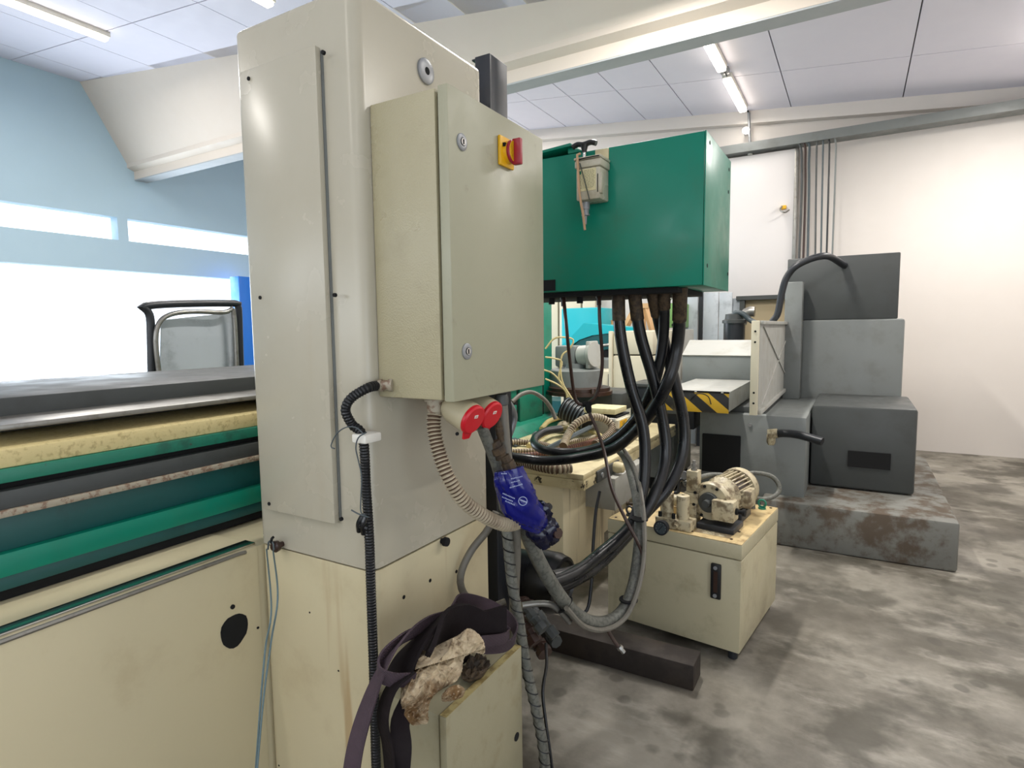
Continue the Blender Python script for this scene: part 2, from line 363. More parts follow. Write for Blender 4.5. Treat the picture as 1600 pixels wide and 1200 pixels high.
# ceiling deck with separate panels
ceil = struct(MB().hexa([(-10.2, -4.4, zc(-10.2) + .05), (2.8, -4.4, zc(2.8) + .05), (2.8, 8.9, zc(2.8) + .05), (-10.2, 8.9, zc(-10.2) + .05),
        (-10.2, -4.4, zc(-10.2) + .12), (2.8, -4.4, zc(2.8) + .12), (2.8, 8.9, zc(2.8) + .12), (-10.2, 8.9, zc(-10.2) + .12)]), 'ceiling', 'joint')
xs = [-10.2 + 0.6 * i for i in range(0, 22)]
xs = [-10.2, -9.4, -8.2, -7.0, -5.8, -4.62, -3.98, -3.38, -2.72, -2.06, -0.82, 0.38, 1.58, 2.6]
ys = [-4.2, -2.2, -0.2, 1.8, 3.8, 5.4, 7.35, 8.7]
g = 0.006
for i in range(len(xs) - 1):
    for j in range(len(ys) - 1):
        a, b, c, d = xs[i] + g, xs[i + 1] - g, ys[j] + g, ys[j + 1] - g
        part(MB().hexa([(a, c, zc(a)), (b, c, zc(b)), (b, d, zc(b)), (a, d, zc(a)), (a, c, zc(a) + .04), (b, c, zc(b) + .04), (b, d, zc(b) + .04), (a, d, zc(a) + .04)]), 'ceiling_panel', 'ceil', ceil)
# big painted beam
x0, x1 = -10, 2.6
# beam as a prism with a profile: web, chamfer and lower flange
def beam_profile(x):
    t = zc(x)
    return [(x, 5.50, 4.0), (x, 5.50, t), (x, 4.62, t), (x, 5.20, 4.22), (x, 5.20, 4.16), (x, 5.30, 4.12), (x, 5.30, 4.0)]
mb = MB(); A = [mb.bm.verts.new(p) for p in beam_profile(x0)]; B = [mb.bm.verts.new(p) for p in beam_profile(x1)]
mb.bm.faces.new(A[::-1]); mb.bm.faces.new(B)
for i in range(7): mb.bm.faces.new((A[i], A[(i + 1) % 7], B[(i + 1) % 7], B[i]))
beam = struct(mb, 'trim_1', 'beam')
beam['label'] = 'deep painted ceiling beam'
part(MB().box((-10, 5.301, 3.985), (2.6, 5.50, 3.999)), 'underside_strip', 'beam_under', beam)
for px, py in ((1053, 24), (1053, 37), (811, 93), (811, 105)):
    r = ray(px, py); k = 4.0
    while k < 9:
        p = C0 + r * k; f = (p.y - 4.62) / 0.58; 
        if p.z > zc(p.x) + (4.22 - zc(p.x)) * f: break
        k += .004
    part(MB().cyl((p.x, p.y - .006, p.z - .006), (p.x, p.y + .02, p.z + .02), 0.011, 8), 'bolt_hole', 'void', beam)
# cornice on the back wall
struct(MB().hexa([(-10, 8.58, zc(-10) - .16), (2.6, 8.58, zc(2.6) - .16), (2.6, 8.7, zc(2.6) - .16), (-10, 8.7, zc(-10) - .16), (-10, 8.58, zc(-10)), (2.6, 8.58, zc(2.6)), (2.6, 8.7, zc(2.6)), (-10, 8.7, zc(-10))]), 'trim_2', 'wall')

# strip lights
def strip_light(x, y0, y1, label, z=None, grp=None, power=None):
    z = (z or zc(x)) - 0.07
    t = thing('strip_light', label, 'light', (x, (y0 + y1) / 2, z), grp)
    part(MB().box((x - .05, y0, z + .012), (x + .05, y1, z + .068), .006), 'housing', 'white', t)
    part(MB().box((x - .045, y0 + .02, z - .03), (x + .045, y1 - .02, z + .011), .015), 'diffuser', 'lamp', t)
    o = area((x, (y0 + y1) / 2, z - .05), 0.1, y1 - y0, power or LAMP_POWER, (1.0, 0.955, 0.90))
strip_light(-1.36, 6.1, 6.95, 'short lit strip light nearer the beam, right of the green box', 4.40, power=8)
strip_light(-1.36, 7.2, 8.35, 'longer lit strip light close to the back wall above the sliding panel', 4.40, power=10)
strip_light(-4.75, 2.6, 3.85, 'lit strip light at the ceiling above the left edge of the beige column', 4.62)
for x, y, pw, lb in ((-2.0, -3.6, 14, 'lit strip light over the near hall, closest to the front windows'), (-2.0, -2.2, 7, 'lit strip light over the near hall, behind the viewer'),
                 (-6.4, -1.5, 45, 'lit strip light over the left side of the near hall'), (1.3, -2.2, 8, 'lit strip light over the near right corner of the hall'),
                 (1.4, 2.6, 34, 'added unseen strip light over the right aisle, on the near side of the beam'), (-1.36, 3.35, 112, 'added unseen strip light above the green box, on the near side of the beam'), (1.4, 6.2, 80, 'lit strip light over the right aisle, beyond the beam'),  # near-side pair added out of view to brighten tops, floor and aisle
                 (-7.6, 2.6, 45, 'lit strip light far left on the near side of the beam'), (-4.9, 6.6, 75, 'lit strip light beyond the beam, left of the tall column')):
    strip_light(x, y, y + 1.25, lb, power=pw)

lj = thing('cable_box', 'small junction box with cable between the two strip lights', 'junction box', (-1.36, 7.07, 4.36))
part(MB().box((-1.40, 7.02, 4.34), (-1.31, 7.12, 4.40), .008), 'box_body', 'galv', lj)
part(MB().tube([(-1.36, 6.95, 4.36), (-1.33, 7.05, 4.30), (-1.36, 7.2, 4.36)], .006, 6), 'cable', 'black', lj)
# conduit drop + small round lamp on the back wall
cd = thing('wall_conduit', 'thin grey conduit pipe dropping down the back wall to the cable tray', 'conduit', P('y', 8.62, 1172, 242))
part(MB().tube([P('y', 8.60, 1166, 165), P('y', 8.56, 1170, 178)], .012, 8), 'cable', 'black', cd)
part(MB().cyl(P('y', 8.55, 1170, 176), P('y', 8.55, 1172, 238), .017, 10), 'pipe', 'galv', cd)
part(MB().cyl(P('y', 8.55, 1172, 236), P('y', 8.55, 1172, 243), .03, 10), 'clamp', 'white', cd)
gl = thing('round_lamp', 'small round lit lamp beside the conduit on the back wall', 'lamp', P('y', 8.5, 1166, 205))
part(MB().lathe(P('y', 8.57, 1166, 205), (0, -1, 0), [(0, .04), (.04, .045), (.07, .03), (.08, .005)], 16), 'lamp_glass', 'lamp', gl)
part(MB().box(P('y', 8.57, 1162, 200), P('y', 8.69, 1170, 210)), 'bracket', 'galv', gl)
# sliding panel, tray and cables
sd = thing('sliding_panel', 'tall white sliding panel on the back wall right of the green box', 'sliding door', P('y', 8.5, 1190, 465))
a = P('y', 8.5, 1142, 247); b = P('y', 8.5, 1236, 468)
part(MB().box((a.x - 0.8, 8.50, b.z), (b.x, 8.60, a.z), .01), 'door_panel', 'doorpanel', sd)
part(MB().box((b.x - .005, 8.49, b.z), (b.x + .04, 8.61, a.z), .004), 'edge_strip', 'steel', sd)
tr = thing('cable_tray', 'grey cable tray running along the wall above the white sliding panel', 'cable tray', (a.x, 8.45, a.z))
part(MB().box((-3.2, 8.40, a.z + .03), (2.59, 8.62, a.z + .07)).box((-3.2, 8.40, a.z + .07), (2.59, 8.42, a.z + .14)), 'tray', 'grey', tr)
for k in range(3): part(MB().tube([(-3, 8.5 + .03 * k, a.z + .10), (-1.2, 8.48 + .03 * k, a.z + .11), (-.75 + .05 * k, 8.45, a.z + .08), (-.66 + .04 * k, 8.42, a.z - .3), (-.66 + .05 * k, 8.42, b.z + .3)], .014, 6, .06), 'cable', ['grey_dark', 'brown_tube', 'duct'][k], tr)
for k in range(4): part(MB().tube([(-.5 + .06 * k, 8.45, a.z + .1), (-.50 + .07 * k, 8.42, a.z - .2), (-.47 + .06 * k, 8.43, b.z + .2)], .012, 6, .06), 'cable', ['grey_dark', 'duct', 'black', 'grey'][k], tr)
hk = thing('wall_hook', 'small brass hook fixture near the right edge of the white panel', 'hook', P('y', 8.49, 1225, 326))
part(MB().box(P('y', 8.44, 1220, 321), P('y', 8.499, 1229, 327), .005), 'plate', 'yellow', hk)
part(MB().tube([P('y', 8.42, 1222, 322), P('y', 8.40, 1219, 328), P('y', 8.38, 1226, 332), P('y', 8.44, 1233, 328)], .01, 6), 'hook', 'steel', hk)

# far left: blue column, pale panels, roof structures
p = P('x', -9.5, 370, 438); q = P('x', -9.5, 384, 438)
bp = thing('blue_post', 'bright blue steel post far behind the left edge of the beige column', 'post', (-9.4, q.y, 0))
part(MB().box((-9.7, p.y, 0), (-9.45, q.y + .15, 2.55), .01), 'shaft', 'blue_post', bp)
part(MB().box((-9.78, p.y - .06, 0), (-9.38, q.y + .2, .02)), 'base_plate', 'blue_post', bp)
gb = thing('glass_screen', 'standing clear sheet in a rounded dark tube frame, left of the beige column', 'screen', (-3.4, 2.6, 0.95))
X = -3.4
zz = P('x', X, 240, 640)
u = [P('x', X, 350 - 120, 478), P('x', X, 362, 474), P('x', X, 371, 480), P('x', X, 373, 492), P('x', X, 377, 598)]
ul = u[-1]; part(MB().tube([V((X, zz.y, 0)), P('x', X, 240, 640)] + [P('x', X, 235, 500)] + u + [V((X, ul.y, 0))], .022, 10, .02), 'tube_frame', 'black_metal', gb)
part(MB().tube([P('x', X + .03, 250, 610), P('x', X + .03, 252, 500), P('x', X + .03, 350, 488), P('x', X + .03, 365, 490), P('x', X + .03, 371, 598)], .014, 10, .02), 'inner_frame', 'steel', gb)
part(MB().prism([P('x', X - .02, 252, 500), P('x', X - .02, 366, 488), P('x', X - .02, 371, 598), P('x', X - .02, 250, 620)], (-.008, 0, 0)), 'sheet', 'glassy', gb)

# ------------------------------------------------------------------ machine bed at the left
bed = thing('machine_bed', 'beige machine bed with a ragged round hole left of the tall column', 'machine bed', (-2.2, 0.8, 0))
X0 = -1.60; YC = 1.147
b1 = part(MB().box((-2.9, -0.6, 0), (X0, YC - .003, .885), .006).box((-2.9, YC - .02, 0), (X0 - .006, 2.6, .88)), 'bed_body', 'column_low', bed)
c = P('x', X0, 366, 985)
hole = []
for k in range(22):
    r = 0.050 * (1 + .05 * math.sin(k * .9) + .05 * random.random()); an = k / 22 * 2 * math.pi
    hole.append((X0 + .0005, c.y + r * math.cos(an) * 0.9, c.z + r * math.sin(an)))
part(MB().prism(hole, (.0015, 0, 0)), 'ragged_hole', 'void', b1)
c = P('x', X0, 363, 948); part(MB().cyl((X0, c.y, c.z), (X0 + .004, c.y, c.z), .007, 12), 'small_hole', 'void', b1)
c = P('x', X0, 408, 978); part(MB().cyl((X0, min(c.y, YC - .02), c.z), (X0 + .003, min(c.y, YC - .02), c.z), .004, 8), 'small_hole', 'void', b1)
part(MB().box((-1.66, -0.6, .885), (-1.612, YC - .004, .893), .002), 'steel_lip', 'chrome', bed)
part(MB().tube([(-1.601, -0.5, .880), (-1.598, 0.5, .881), (-1.599, 1.02, .880), (-1.60, 1.10, .878)], .006, 6), 'oil_pipe', 'steel', bed)
# sliding covers
sl = thing('slide_covers', 'stacked green and dark telescopic way covers on the bed, left of the column', 'machine cover', (-2.2, 1.5, .886))
XW = -1.80
def zat(py): return P('x', XW, 370, py).z
rows = [(672, 688, 'green_worn', 0), (688, 697, 'void', -.03), (697, 718, 'grey_dark', .0), (718, 726, 'rust', .012), (726, 768, 'teal_deep', -.02), (768, 795, 'green', 0.0), (795, 812, 'teal_deep', -.012), (812, 836, 'void', -.03)]
for ya, yb, mt, off in rows:
    part(MB().box((-2.8, 0.35, max(zat(yb), .8861)), (XW + off, 2.95, zat(ya)), .003), 'cover_plate', mt, sl)
part(MB().box((-2.8, 0.35, zat(672)), (XW - .01, 2.95, zat(650)), .006), 'grit_tray', 'mosaic', sl, 'tray of yellowish grit on top of the covers')
part(MB().box((-2.8, 0.35, zat(645)), (XW - .25, 2.95, zat(600)), .006), 'upper_slide', 'grey_dark', sl)
part(MB().box((-2.3, 0.5, zat(631) ), (XW - .05, 1.9, zat(624)), .003), 'steel_plate', 'steel', sl)

# ------------------------------------------------------------------ tall beige column
XC = -1.117; XL = -1.60; YB = 1.745; ZS = 0.893
col = thing('machine_column', 'tall beige painted machine column carrying the wall cabinet', 'machine column', ((XC + XL) / 2, (YC + YB) / 2, 0))
mb = MB(); mb.box((XL, YC, ZS + .003), (XC, YB, 2.42))
vert = [e for e in mb.bm.edges if abs((e.verts[0].co - e.verts[1].co).z) > 1]
bmesh.ops.bevel(mb.bm, geom=vert, offset=0.035, segments=6, affect='EDGES', profile=0.5)
top = [e for e in mb.bm.edges if min(e.verts[0].co.z, e.verts[1].co.z) > 2.41]
bmesh.ops.bevel(mb.bm, geom=top, offset=0.014, segments=3, affect='EDGES', profile=0.5)
up = part(mb, 'upper_body', 'column', col)
mb = MB(); mb.box((XL + .004, YC + .003, 0), (XC, YB, ZS - .003))
vert = [e for e in mb.bm.edges if abs((e.verts[0].co - e.verts[1].co).z) > .5]
bmesh.ops.bevel(mb.bm, geom=vert, offset=0.03, segments=5, affect='EDGES', profile=0.5)
lo = part(mb, 'lower_body', 'column_low', col)
part(MB().box((XL + .03, YC + .012, ZS - .004), (XC - .012, YB - .03, ZS + .004)), 'seam_gasket', 'void', col)
pn = part(MB().box((-1.538, YC - .024, 1.018), (-1.232, YC - .006, 2.287), .0025), 'cover_panel', 'column', col)
part(MB().box((-1.53, YC - .006, 1.026), (-1.2285, YC + .01, 2.280)), 'panel_gasket', 'grey', col)
for px, py in ((389, 123), (505, 82), (407, 465), (523, 461), (421, 787), (533, 811)):
    c = P('y', YC - .024, px, py)
    part(MB().cyl((c.x, c.y + .004, c.z), (c.x, c.y - .003, c.z), .0055, 10), 'screw', 'void', pn)
c = P('x', XC, 664, 112)
pl = part(MB().lathe((XC - .002, c.y, c.z), (1, 0, 0), [(0, .036), (.008, .036), (.011, .032), (.011, .012)], 28), 'round_plug', 'galv', col, 'round grey plug near the top')
part(MB().cyl((XC + .0085, c.y, c.z), (XC + .0092, c.y, c.z), .011, 14), 'plug_hole', 'void', pl)
c = P('x', XC + .01, 694, 846)
part(MB().lathe((XC - .002, c.y, c.z), (1, 0, 0), [(0, .009), (.012, .009), (.013, .015), (.026, .014), (.028, .006)], 12), 'knob_bolt', 'void', col)
for px, py in ((631, 933), (672, 907), (713, 893)):
    c = P('x', XC, px, py); part(MB().cyl((XC - .002, c.y, c.z), (XC + .001, c.y, c.z), .006, 10), 'screw_hole', 'void', lo)
kn = P('y', YC - .02, 433, 853)
part(MB().lathe((kn.x, YC + .005, kn.z), (0, -1, 0), [(0, .008), (.02, .009), (.022, .016), (.034, .018), (.042, .01)], 14), 'knob_bolt', 'brown_tube', col)
for px, py in ((484, 957), (529, 1048), (436, 1196)):
    c = P('y', YC + .003, px, py); part(MB().cyl((c.x, c.y + .001, c.z), (c.x, c.y - .001, c.z), .003, 8), 'screw_hole', 'void', lo)
# twine
tw = thing('twine_loop', 'long thin blue-grey twine looped over the column knob and hanging down', 'twine', (kn.x, YC - .04, kn.z))
part(MB().tube([(kn.x - .016, YC - .045, kn.z - .005), D(424, 950, 1.42), D(415, 1010, 1.40), D(407, 1100, 1.37), D(399, 1210, 1.34)], .0022, 6), 'twine_strand', 'twine', tw)
part(MB().tube([(kn.x + .014, YC - .045, kn.z - .004), D(434, 930, 1.43), D(424, 1000, 1.41), D(412, 1090, 1.37), D(401, 1210, 1.335)], .0022, 6), 'twine_strand', 'twine', tw)
part(MB().tube([(kn.x - .014, YC - .042, kn.z - .006), (kn.x - .01, YC - .04, kn.z + .018), (kn.x + .008, YC - .04, kn.z + .018), (kn.x + .014, YC - .042, kn.z - .004)], .0028, 6, .006), 'knot', 'duct', tw)
part(MB().tube([(kn.x, YC - .04, kn.z + .016), (kn.x + .006, YC - .042, kn.z + .03), (kn.x + .012, YC - .04, kn.z + .036)], .004, 6, .005), 'knot', 'void', tw)

# ------------------------------------------------------------------ wall cabinet
XD = -0.864; Y1 = 1.19; Y2 = 1.688; Z1 = 1.370; Z2 = 2.139
cab = thing('electrical_cabinet', 'beige wall cabinet with red and yellow rotary switch on the tall column', 'electrical cabinet', ((XC + XD) / 2, (Y1 + Y2) / 2, Z1))
part(MB().box((XC + .0005, Y1 + .002, Z1 + .002), (XD - .040, Y2 - .002, Z2 - .002), .005), 'cabinet_body', 'cab', cab)
part(MB().box((XD - .0405, Y1 + .014, Z1 + .014), (XD - .030, Y2 - .014, Z2 - .014)), 'door_gasket', 'void', cab)
dr = part(MB().box((XD - .030, Y1, Z1), (XD, Y2, Z2), .003), 'door', 'cabdoor', cab)
for px, py in ((721, 222), (729, 549)):
    c = P('x', XD, px, py)
    lk = part(MB().lathe((XD - .001, c.y, c.z), (1, 0, 0), [(0, .021), (.004, .021), (.006, .018), (.006, .011), (.003, .010)], 24), 'lock', 'galv', cab)
    part(MB().lathe((XD + .002, c.y, c.z), (1, 0, 0), [(0, .0085), (.005, .0085), (.005, .004)], 18), 'keyway_ring', 'chrome', lk)
    part(MB().box((XD + .007, c.y - .0022, c.z - .006), (XD + .0076, c.y + .0022, c.z + .006)), 'keyhole', 'void', lk)
c = P('x', XD + .005, 793, 240)
sy, sz = c.y - .004, c.z
sp = part(MB().box((XD, sy - .042, sz - .040), (XD + .010, sy + .034, sz + .040), .004), 'switch_plate', 'yellow', cab)
hd = part(MB().lathe((XD + .010, sy, sz), (1, 0, 0), [(0, .031), (.010, .030), (.022, .029)], 28), 'switch_collar', 'yellow', cab)
part(MB().box((XD + .0105, sy - .031, sz + .010), (XD + .018, sy - .022, sz + .020)), 'collar_slot', 'void', hd)
mb = MB().lathe((XD + .022, sy, sz), (1, 0, 0), [(0, .032), (.006, .032), (.010, .028)], 28)
mb.box((XD + .026, sy - .008, sz - .036), (XD + .052, sy + .008, sz + .034), .003)
part(mb, 'switch_knob', 'darkred', cab)
# gland and black conduit at the near face
g0 = P('y', Y1, 613, 602)
gd = part(MB().lathe((g0.x, Y1 + .004, g0.z), (-.95, -.32, -.03), [(0, .017), (.012, .017), (.012, .014), (.03, .014), (.032, .017), (.040, .017)], 16), 'cable_gland', 'rust', cab, 'rusty gland on the near side')
bc = thing('corrugated_cable', 'black corrugated cable running down the near corner of the tall column', 'cable', (-1.13, 1.10, 0))
ge = V((g0.x - .04, Y1 - .01, g0.z - .002))
CY = 1.10
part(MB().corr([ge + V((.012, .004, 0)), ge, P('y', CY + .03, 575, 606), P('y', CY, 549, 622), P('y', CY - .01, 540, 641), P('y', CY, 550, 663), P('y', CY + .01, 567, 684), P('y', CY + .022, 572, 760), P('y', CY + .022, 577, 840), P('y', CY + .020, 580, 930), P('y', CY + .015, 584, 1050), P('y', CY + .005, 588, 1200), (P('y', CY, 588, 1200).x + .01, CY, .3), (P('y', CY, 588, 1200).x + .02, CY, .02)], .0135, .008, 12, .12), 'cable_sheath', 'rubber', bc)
cl = P('y', CY + .01, 570, 684)
part(MB().box((cl.x - .026, CY - .012, cl.z - .012), (cl.x + .024, CY + .048, cl.z + .012), .005), 'clamp', 'white', bc, 'white cable clamp')
wr = thing('thin_wire', 'thin dark wire looped round the black corrugated cable', 'wire', cl)
part(MB().tube([P('y', CY - .02, 523, 701), P('y', CY - .02, 517, 697), P('y', CY - .02, 526, 678), P('y', CY - .02, 540, 668), P('y', CY - .02, 556, 668), P('y', CY - .02, 568, 678)], .0017, 6, .006), 'wire_strand', 'duct', wr)
part(MB().tube([P('y', CY - .02, 572, 676), P('y', CY - .02, 560, 684), P('y', CY - .02, 556, 700), P('y', CY - .015, 560, 720), P('y', CY - .01, 565, 745), P('y', CY - .01, 564, 775), P('y', CY - .01, 564, 800), P('y', CY - .01, 572, 806)], .0018, 6, .006), 'wire_strand', 'duct', wr)
part(MB().tube([P('y', CY - .02, 549, 797), P('y', CY - .02, 560, 803), P('y', CY - .02, 575, 808)], .002, 6, .006), 'wire_strand', 'duct', wr)
mb = MB()
for a, b in (((566, 806), (561, 830)), ((571, 808), (568, 834)), ((562, 818), (573, 826))): mb.tube([P('y', CY - .015, *a), P('y', CY - .022, (a[0] + b[0]) / 2 - 3, (a[1] + b[1]) / 2), P('y', CY - .012, *b)], .007, 8, .006)
part(mb, 'tape_knot', 'rubber', wr)

# beige conduit below the cabinet
cg = thing('beige_conduit', 'beige corrugated conduit curving from cabinet underside to the blue bag', 'conduit', (-.99, 1.27, Z1 - .06))
t0 = P('y', 1.27, 679, 626); t0 = V((t0.x, 1.27, Z1))
part(MB().lathe(t0 + V((0, 0, .0)), (0, 0, -1), [(0, .028), (.012, .028), (.012, .022), (.04, .021), (.042, .019), (.048, .019)], 16), 'gland', 'rust', cg)
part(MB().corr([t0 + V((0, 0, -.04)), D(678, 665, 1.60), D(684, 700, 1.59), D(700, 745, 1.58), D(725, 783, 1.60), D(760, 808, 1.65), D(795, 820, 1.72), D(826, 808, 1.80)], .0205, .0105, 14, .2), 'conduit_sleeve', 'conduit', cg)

# red sockets
def sock(px, py, x, label, dz=0):
    c = P('x', x, px, py); d = V((1, -.10, -.42)).normalized()
    t = thing('power_socket', label, 'power socket', c, 'red power sockets under the wall cabinet')
    base = c - d * .105
    part(MB().lathe(base, d, [(0, .020), (.012, .036), (.03, .042), (.095, .043)], 28), 'housing', 'socket', t)
    up = V((0, 0, 1)); up = (up - d * up.dot(d)).normalized(); s = d.cross(up)
    part(MB().box((c.x - .11, c.y - .02, c.z + .02), (c.x - .05, c.y + .02, Z1), .004), 'mounting_neck', 'socket', t)
    lid = MB().lathe(c - d * .012, d, [(0, .042), (.010, .042), (.014, .037), (.0145, .001)], 30)
    bs = c - up * .038 - d * .012
    lid.hexa([bs - s * .018 - up * .0, bs + s * .018, bs + s * .018 + d * .006, bs - s * .018 + d * .006, bs - up * .022 - s * .012 + d * 0, bs - up * .022 + s * .012, bs - up * .022 + s * .012 + d * .006, bs - up * .022 - s * .012 + d * .006])
    ld = part(lid, 'hinged_lid', 'red', t)
    o = c + d * .0028 + up * .012
    part(MB().prism([o - s * .007 - up * .004, o + s * .007 - up * .004, o + s * .007 + up * .005, o - s * .007 + up * .005], d * .0006), 'white_sticker', 'white', ld)
    text('16A', .0055, o + d * .0009, s * -1 if s.y < 0 else s, up, 'lettering', 'red', ld, .0002)
    b = c - up * .05 - d * .02 - s * .0
    part(MB().cyl(b + V((-.012, -.012, 0)), b + V((-.012, -.016, 0)), .005, 8), 'screw', 'void', t)
    return t
sock(741, 657, -.874, 'nearer red-lidded round socket under the wall cabinet')
sock(770, 650, -.874, 'farther red-lidded round socket, partly hidden by the nearer one')

# ------------------------------------------------------------------ black post behind the column
pp = P('y', 1.85, 742, 88); p2 = P('y', 1.85, 765, 84)
po = thing('steel_post', 'dark upright channel post behind the top of the beige column', 'post', (pp.x, 1.85, 0))
zt = 2.525; xa, xb = pp.x, p2.x
mb = MB().box((xa, 1.85, 0), (xb, 1.858, zt), .001).box((xb - .008, 1.858, 0), (xb, 1.97, zt), .001).box((xa, 1.858, 0), (xa + .008, 1.97, zt), .001)
part(mb, 'channel', 'black_metal', po)
part(MB().box((xa - .02, 1.86, zt - .035), (xa, 1.93, zt - .03)).box((xa - .02, 1.86, zt - .005), (xa, 1.93, zt)), 'notched_tab', 'black_metal', po)
part(MB().box((xa - .01, 1.80, 0), (xb + .01, 2.0, .012)), 'base_plate', 'black_metal', po)

# ------------------------------------------------------------------ machine frame behind the column, black motor
fr = thing('dark_machine_base', 'dark machine base standing behind the beige column', 'machine base', (-1.7, 2.1, 0))
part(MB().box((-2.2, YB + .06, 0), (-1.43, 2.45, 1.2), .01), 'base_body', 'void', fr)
mo = thing('spindle_motor', 'large black round motor behind the column, above the purple sling', 'motor', (-1.3, 2.08, .45))
ax = V((1, -.02, -.01)); mc = P('y', 2.08, 752, 884); R = .125
part(MB().lathe((-1.43, 2.08, mc.z), ax, [(0, .145), (.03, .145), (.04, .135), (.07, .135), (.09, .120)], 40), 'flange', 'motor', mo)
part(MB().lathe((-1.345, 2.08, mc.z), ax, [(0, .108), (.24, .108)], 40), 'barrel', 'motor', mo)
part(MB().lathe((-1.11, 2.08, mc.z), ax, [(0, .112), (.006, .122), (.09, .122), (.10, .118), (.125, .112), (.13, .098), (.12, .09), (.12, .001)], 40), 'end_cap', 'motor', mo)
for dx in (-1.36, -1.25): part(MB().box((dx, 1.99, mc.z - .2), (dx + .05, 2.17, mc.z - .1), .01), 'foot', 'grey_dark', mo)
part(MB().box((-1.42, 1.98, .20), (-1.2, 2.18, mc.z - .2), .01), 'support_bracket', 'motor', mo)
part(MB().box((-1.40, 2.0, 0), (-1.3, 2.16, .20), .01), 'support_bracket', 'motor', mo)
gf = thing('pipe_fittings', 'cluster of greasy pipe fittings beside the braided hose below the motor', 'pipe fitting', D(838, 980, 2.0))
for i, (a, b, r) in enumerate((((822, 950), (850, 985), .024), ((815, 965), (838, 1005), .026), ((832, 948), (868, 995), .02), ((838, 1000), (852, 1022), .028), ((858, 990), (870, 1004), .022), ((812, 940), (830, 952), .03))):
    A_ = D(*a, 2.08 + .03 * i); B_ = D(*b, 2.03 + .03 * i); L = (B_ - A_).length
    part(MB().lathe(A_, B_ - A_, [(0, r * .7), (L * .2, r * .7), (L * .22, r), (L * .45, r), (L * .5, r * .8), (L * .7, r * .8), (L * .72, r * 1.1), (L, r * 1.05)], 8), 'fitting', 'brown_tube' if i % 2 else 'grey_dark', gf)

# ------------------------------------------------------------------ cream table with pedestal
TZ = .72; TX = -1.312; TY = 3.043
tb = thing('machine_table', 'cream machine table with chipped edges, heaped with hoses', 'machine table', (-1.9, 4.0, 0))
part(MB().box((-2.35, TY, TZ - .035), (TX, 5.03, TZ), .008), 'tabletop', 'cream', tb)
part(MB().box((-2.35, TY, TZ - .095), (TX, TY + .02, TZ - .034), .004), 'front_apron', 'cream_chip', tb, 'front edge with black chips in the paint')
part(MB().box((TX - .02, TY + .021, TZ - .095), (TX, 5.03, TZ - .034), .004), 'side_apron', 'cream_chip', tb)
pr = P('z', 0, 872, 932)
part(MB().box((-2.35, pr.y + .09, 0), (-1.45, pr.y + .75, TZ - .036), .006), 'pedestal', 'cream_leg', tb)
part(MB().box((-2.3, 4.1, 0), (-1.6, 4.9, TZ - .036), .006), 'pedestal', 'cream_leg', tb)
part(MB().box((TX - .16, TY + .35, TZ - .30), (TX + .06, TY + .95, TZ - .096), .006), 'side_box', 'grey_light', tb, 'grey box hung under the side edge')
c = V((TX, TY + .26, TZ - .06))
bk = part(MB().box((TX + .001, TY + .18, TZ - .09), (TX + .012, TY + .55, TZ - .02), .003), 'side_bracket', 'grey_dark', tb)
part(MB().cyl((TX + .012, TY + .25, TZ - .055), (TX + .02, TY + .25, TZ - .055), .016, 12), 'bolt', 'galv', bk)
part(MB().lathe((TX + .005, TY + .46, TZ - .05), (1, 0, 0), [(0, .03), (.03, .038), (.07, .03), (.08, .01)], 14), 'cream_knob', 'cream', tb)

# green machine body behind
gm = thing('green_machine_body', 'green machine body with panel seams at the left end of the cream table', 'machine body', (-2.8, 4.1, 0))
GX = -2.352
part(MB().box((-3.3, 3.55, 0), (GX, 4.75, 2.25), .01), 'machine_body', 'green', gm)
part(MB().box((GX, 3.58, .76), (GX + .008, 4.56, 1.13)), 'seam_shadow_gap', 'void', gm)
for (y0, y1, za, zb) in ((3.62, 4.05, .98, 1.12), (3.62, 4.05, .80, .95), (4.1, 4.5, .80, 1.12)):
    part(MB().box((GX, y0, za), (GX + .03, y1, zb), .006), 'cover_plate', 'green_worn', gm)
part(MB().hexa([(GX, 3.56, TZ + .001), (GX + .16, 3.56, TZ + .001), (GX + .16, 4.74, TZ + .001), (GX, 4.74, TZ + .001), (GX, 3.56, TZ + .09), (GX + .08, 3.56, TZ + .07), (GX + .08, 4.74, TZ + .07), (GX, 4.74, TZ + .09)], .005), 'sloped_foot', 'green_worn', gm)
part(MB().box((GX + .001, 3.56, 1.14), (GX + .06, 4.45, 1.20), .006), 'slide_rail', 'brown_tube', gm)
part(MB().box((GX - .3, 3.0, 1.9), (-1.9, 3.54, 2.2), .01).box((GX - .35, 3.5, 1.9), (-2.0, 3.56, 2.2)), 'head_arm', 'green', gm)

# ------------------------------------------------------------------ green head box
YG = 2.35; GR = -.512; GT = 2.287; GB = 1.712
gbx = thing('green_head_box', 'large green sheet metal box hanging above the hoses', 'machine housing', ((GR - 1.9) / 2, YG + .25, GB))
part(MB().box((-1.95, YG, GB), (GR - .006, YG + .50, GT), .004), 'box_shell', 'green', gbx)
ep = part(MB().box((GR - .0055, YG - .001, GB - .001), (GR, YG + .502, GT + .001), .002), 'end_panel', 'green', gbx)
for px, py in ((1109, 223), (1105, 415), (1139, 265), (1137, 428), (1138, 300)):
    c = P('x', GR, px, py); part(MB().cyl((GR - .001, c.y, c.z), (GR + .0012, c.y, c.z), .008, 10), 'screw_hole', 'void', ep)
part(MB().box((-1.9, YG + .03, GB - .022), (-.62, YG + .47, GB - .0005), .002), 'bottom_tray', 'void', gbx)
c0 = P('y', YG, 868, 437); c1 = P('y', YG, 850, 455)
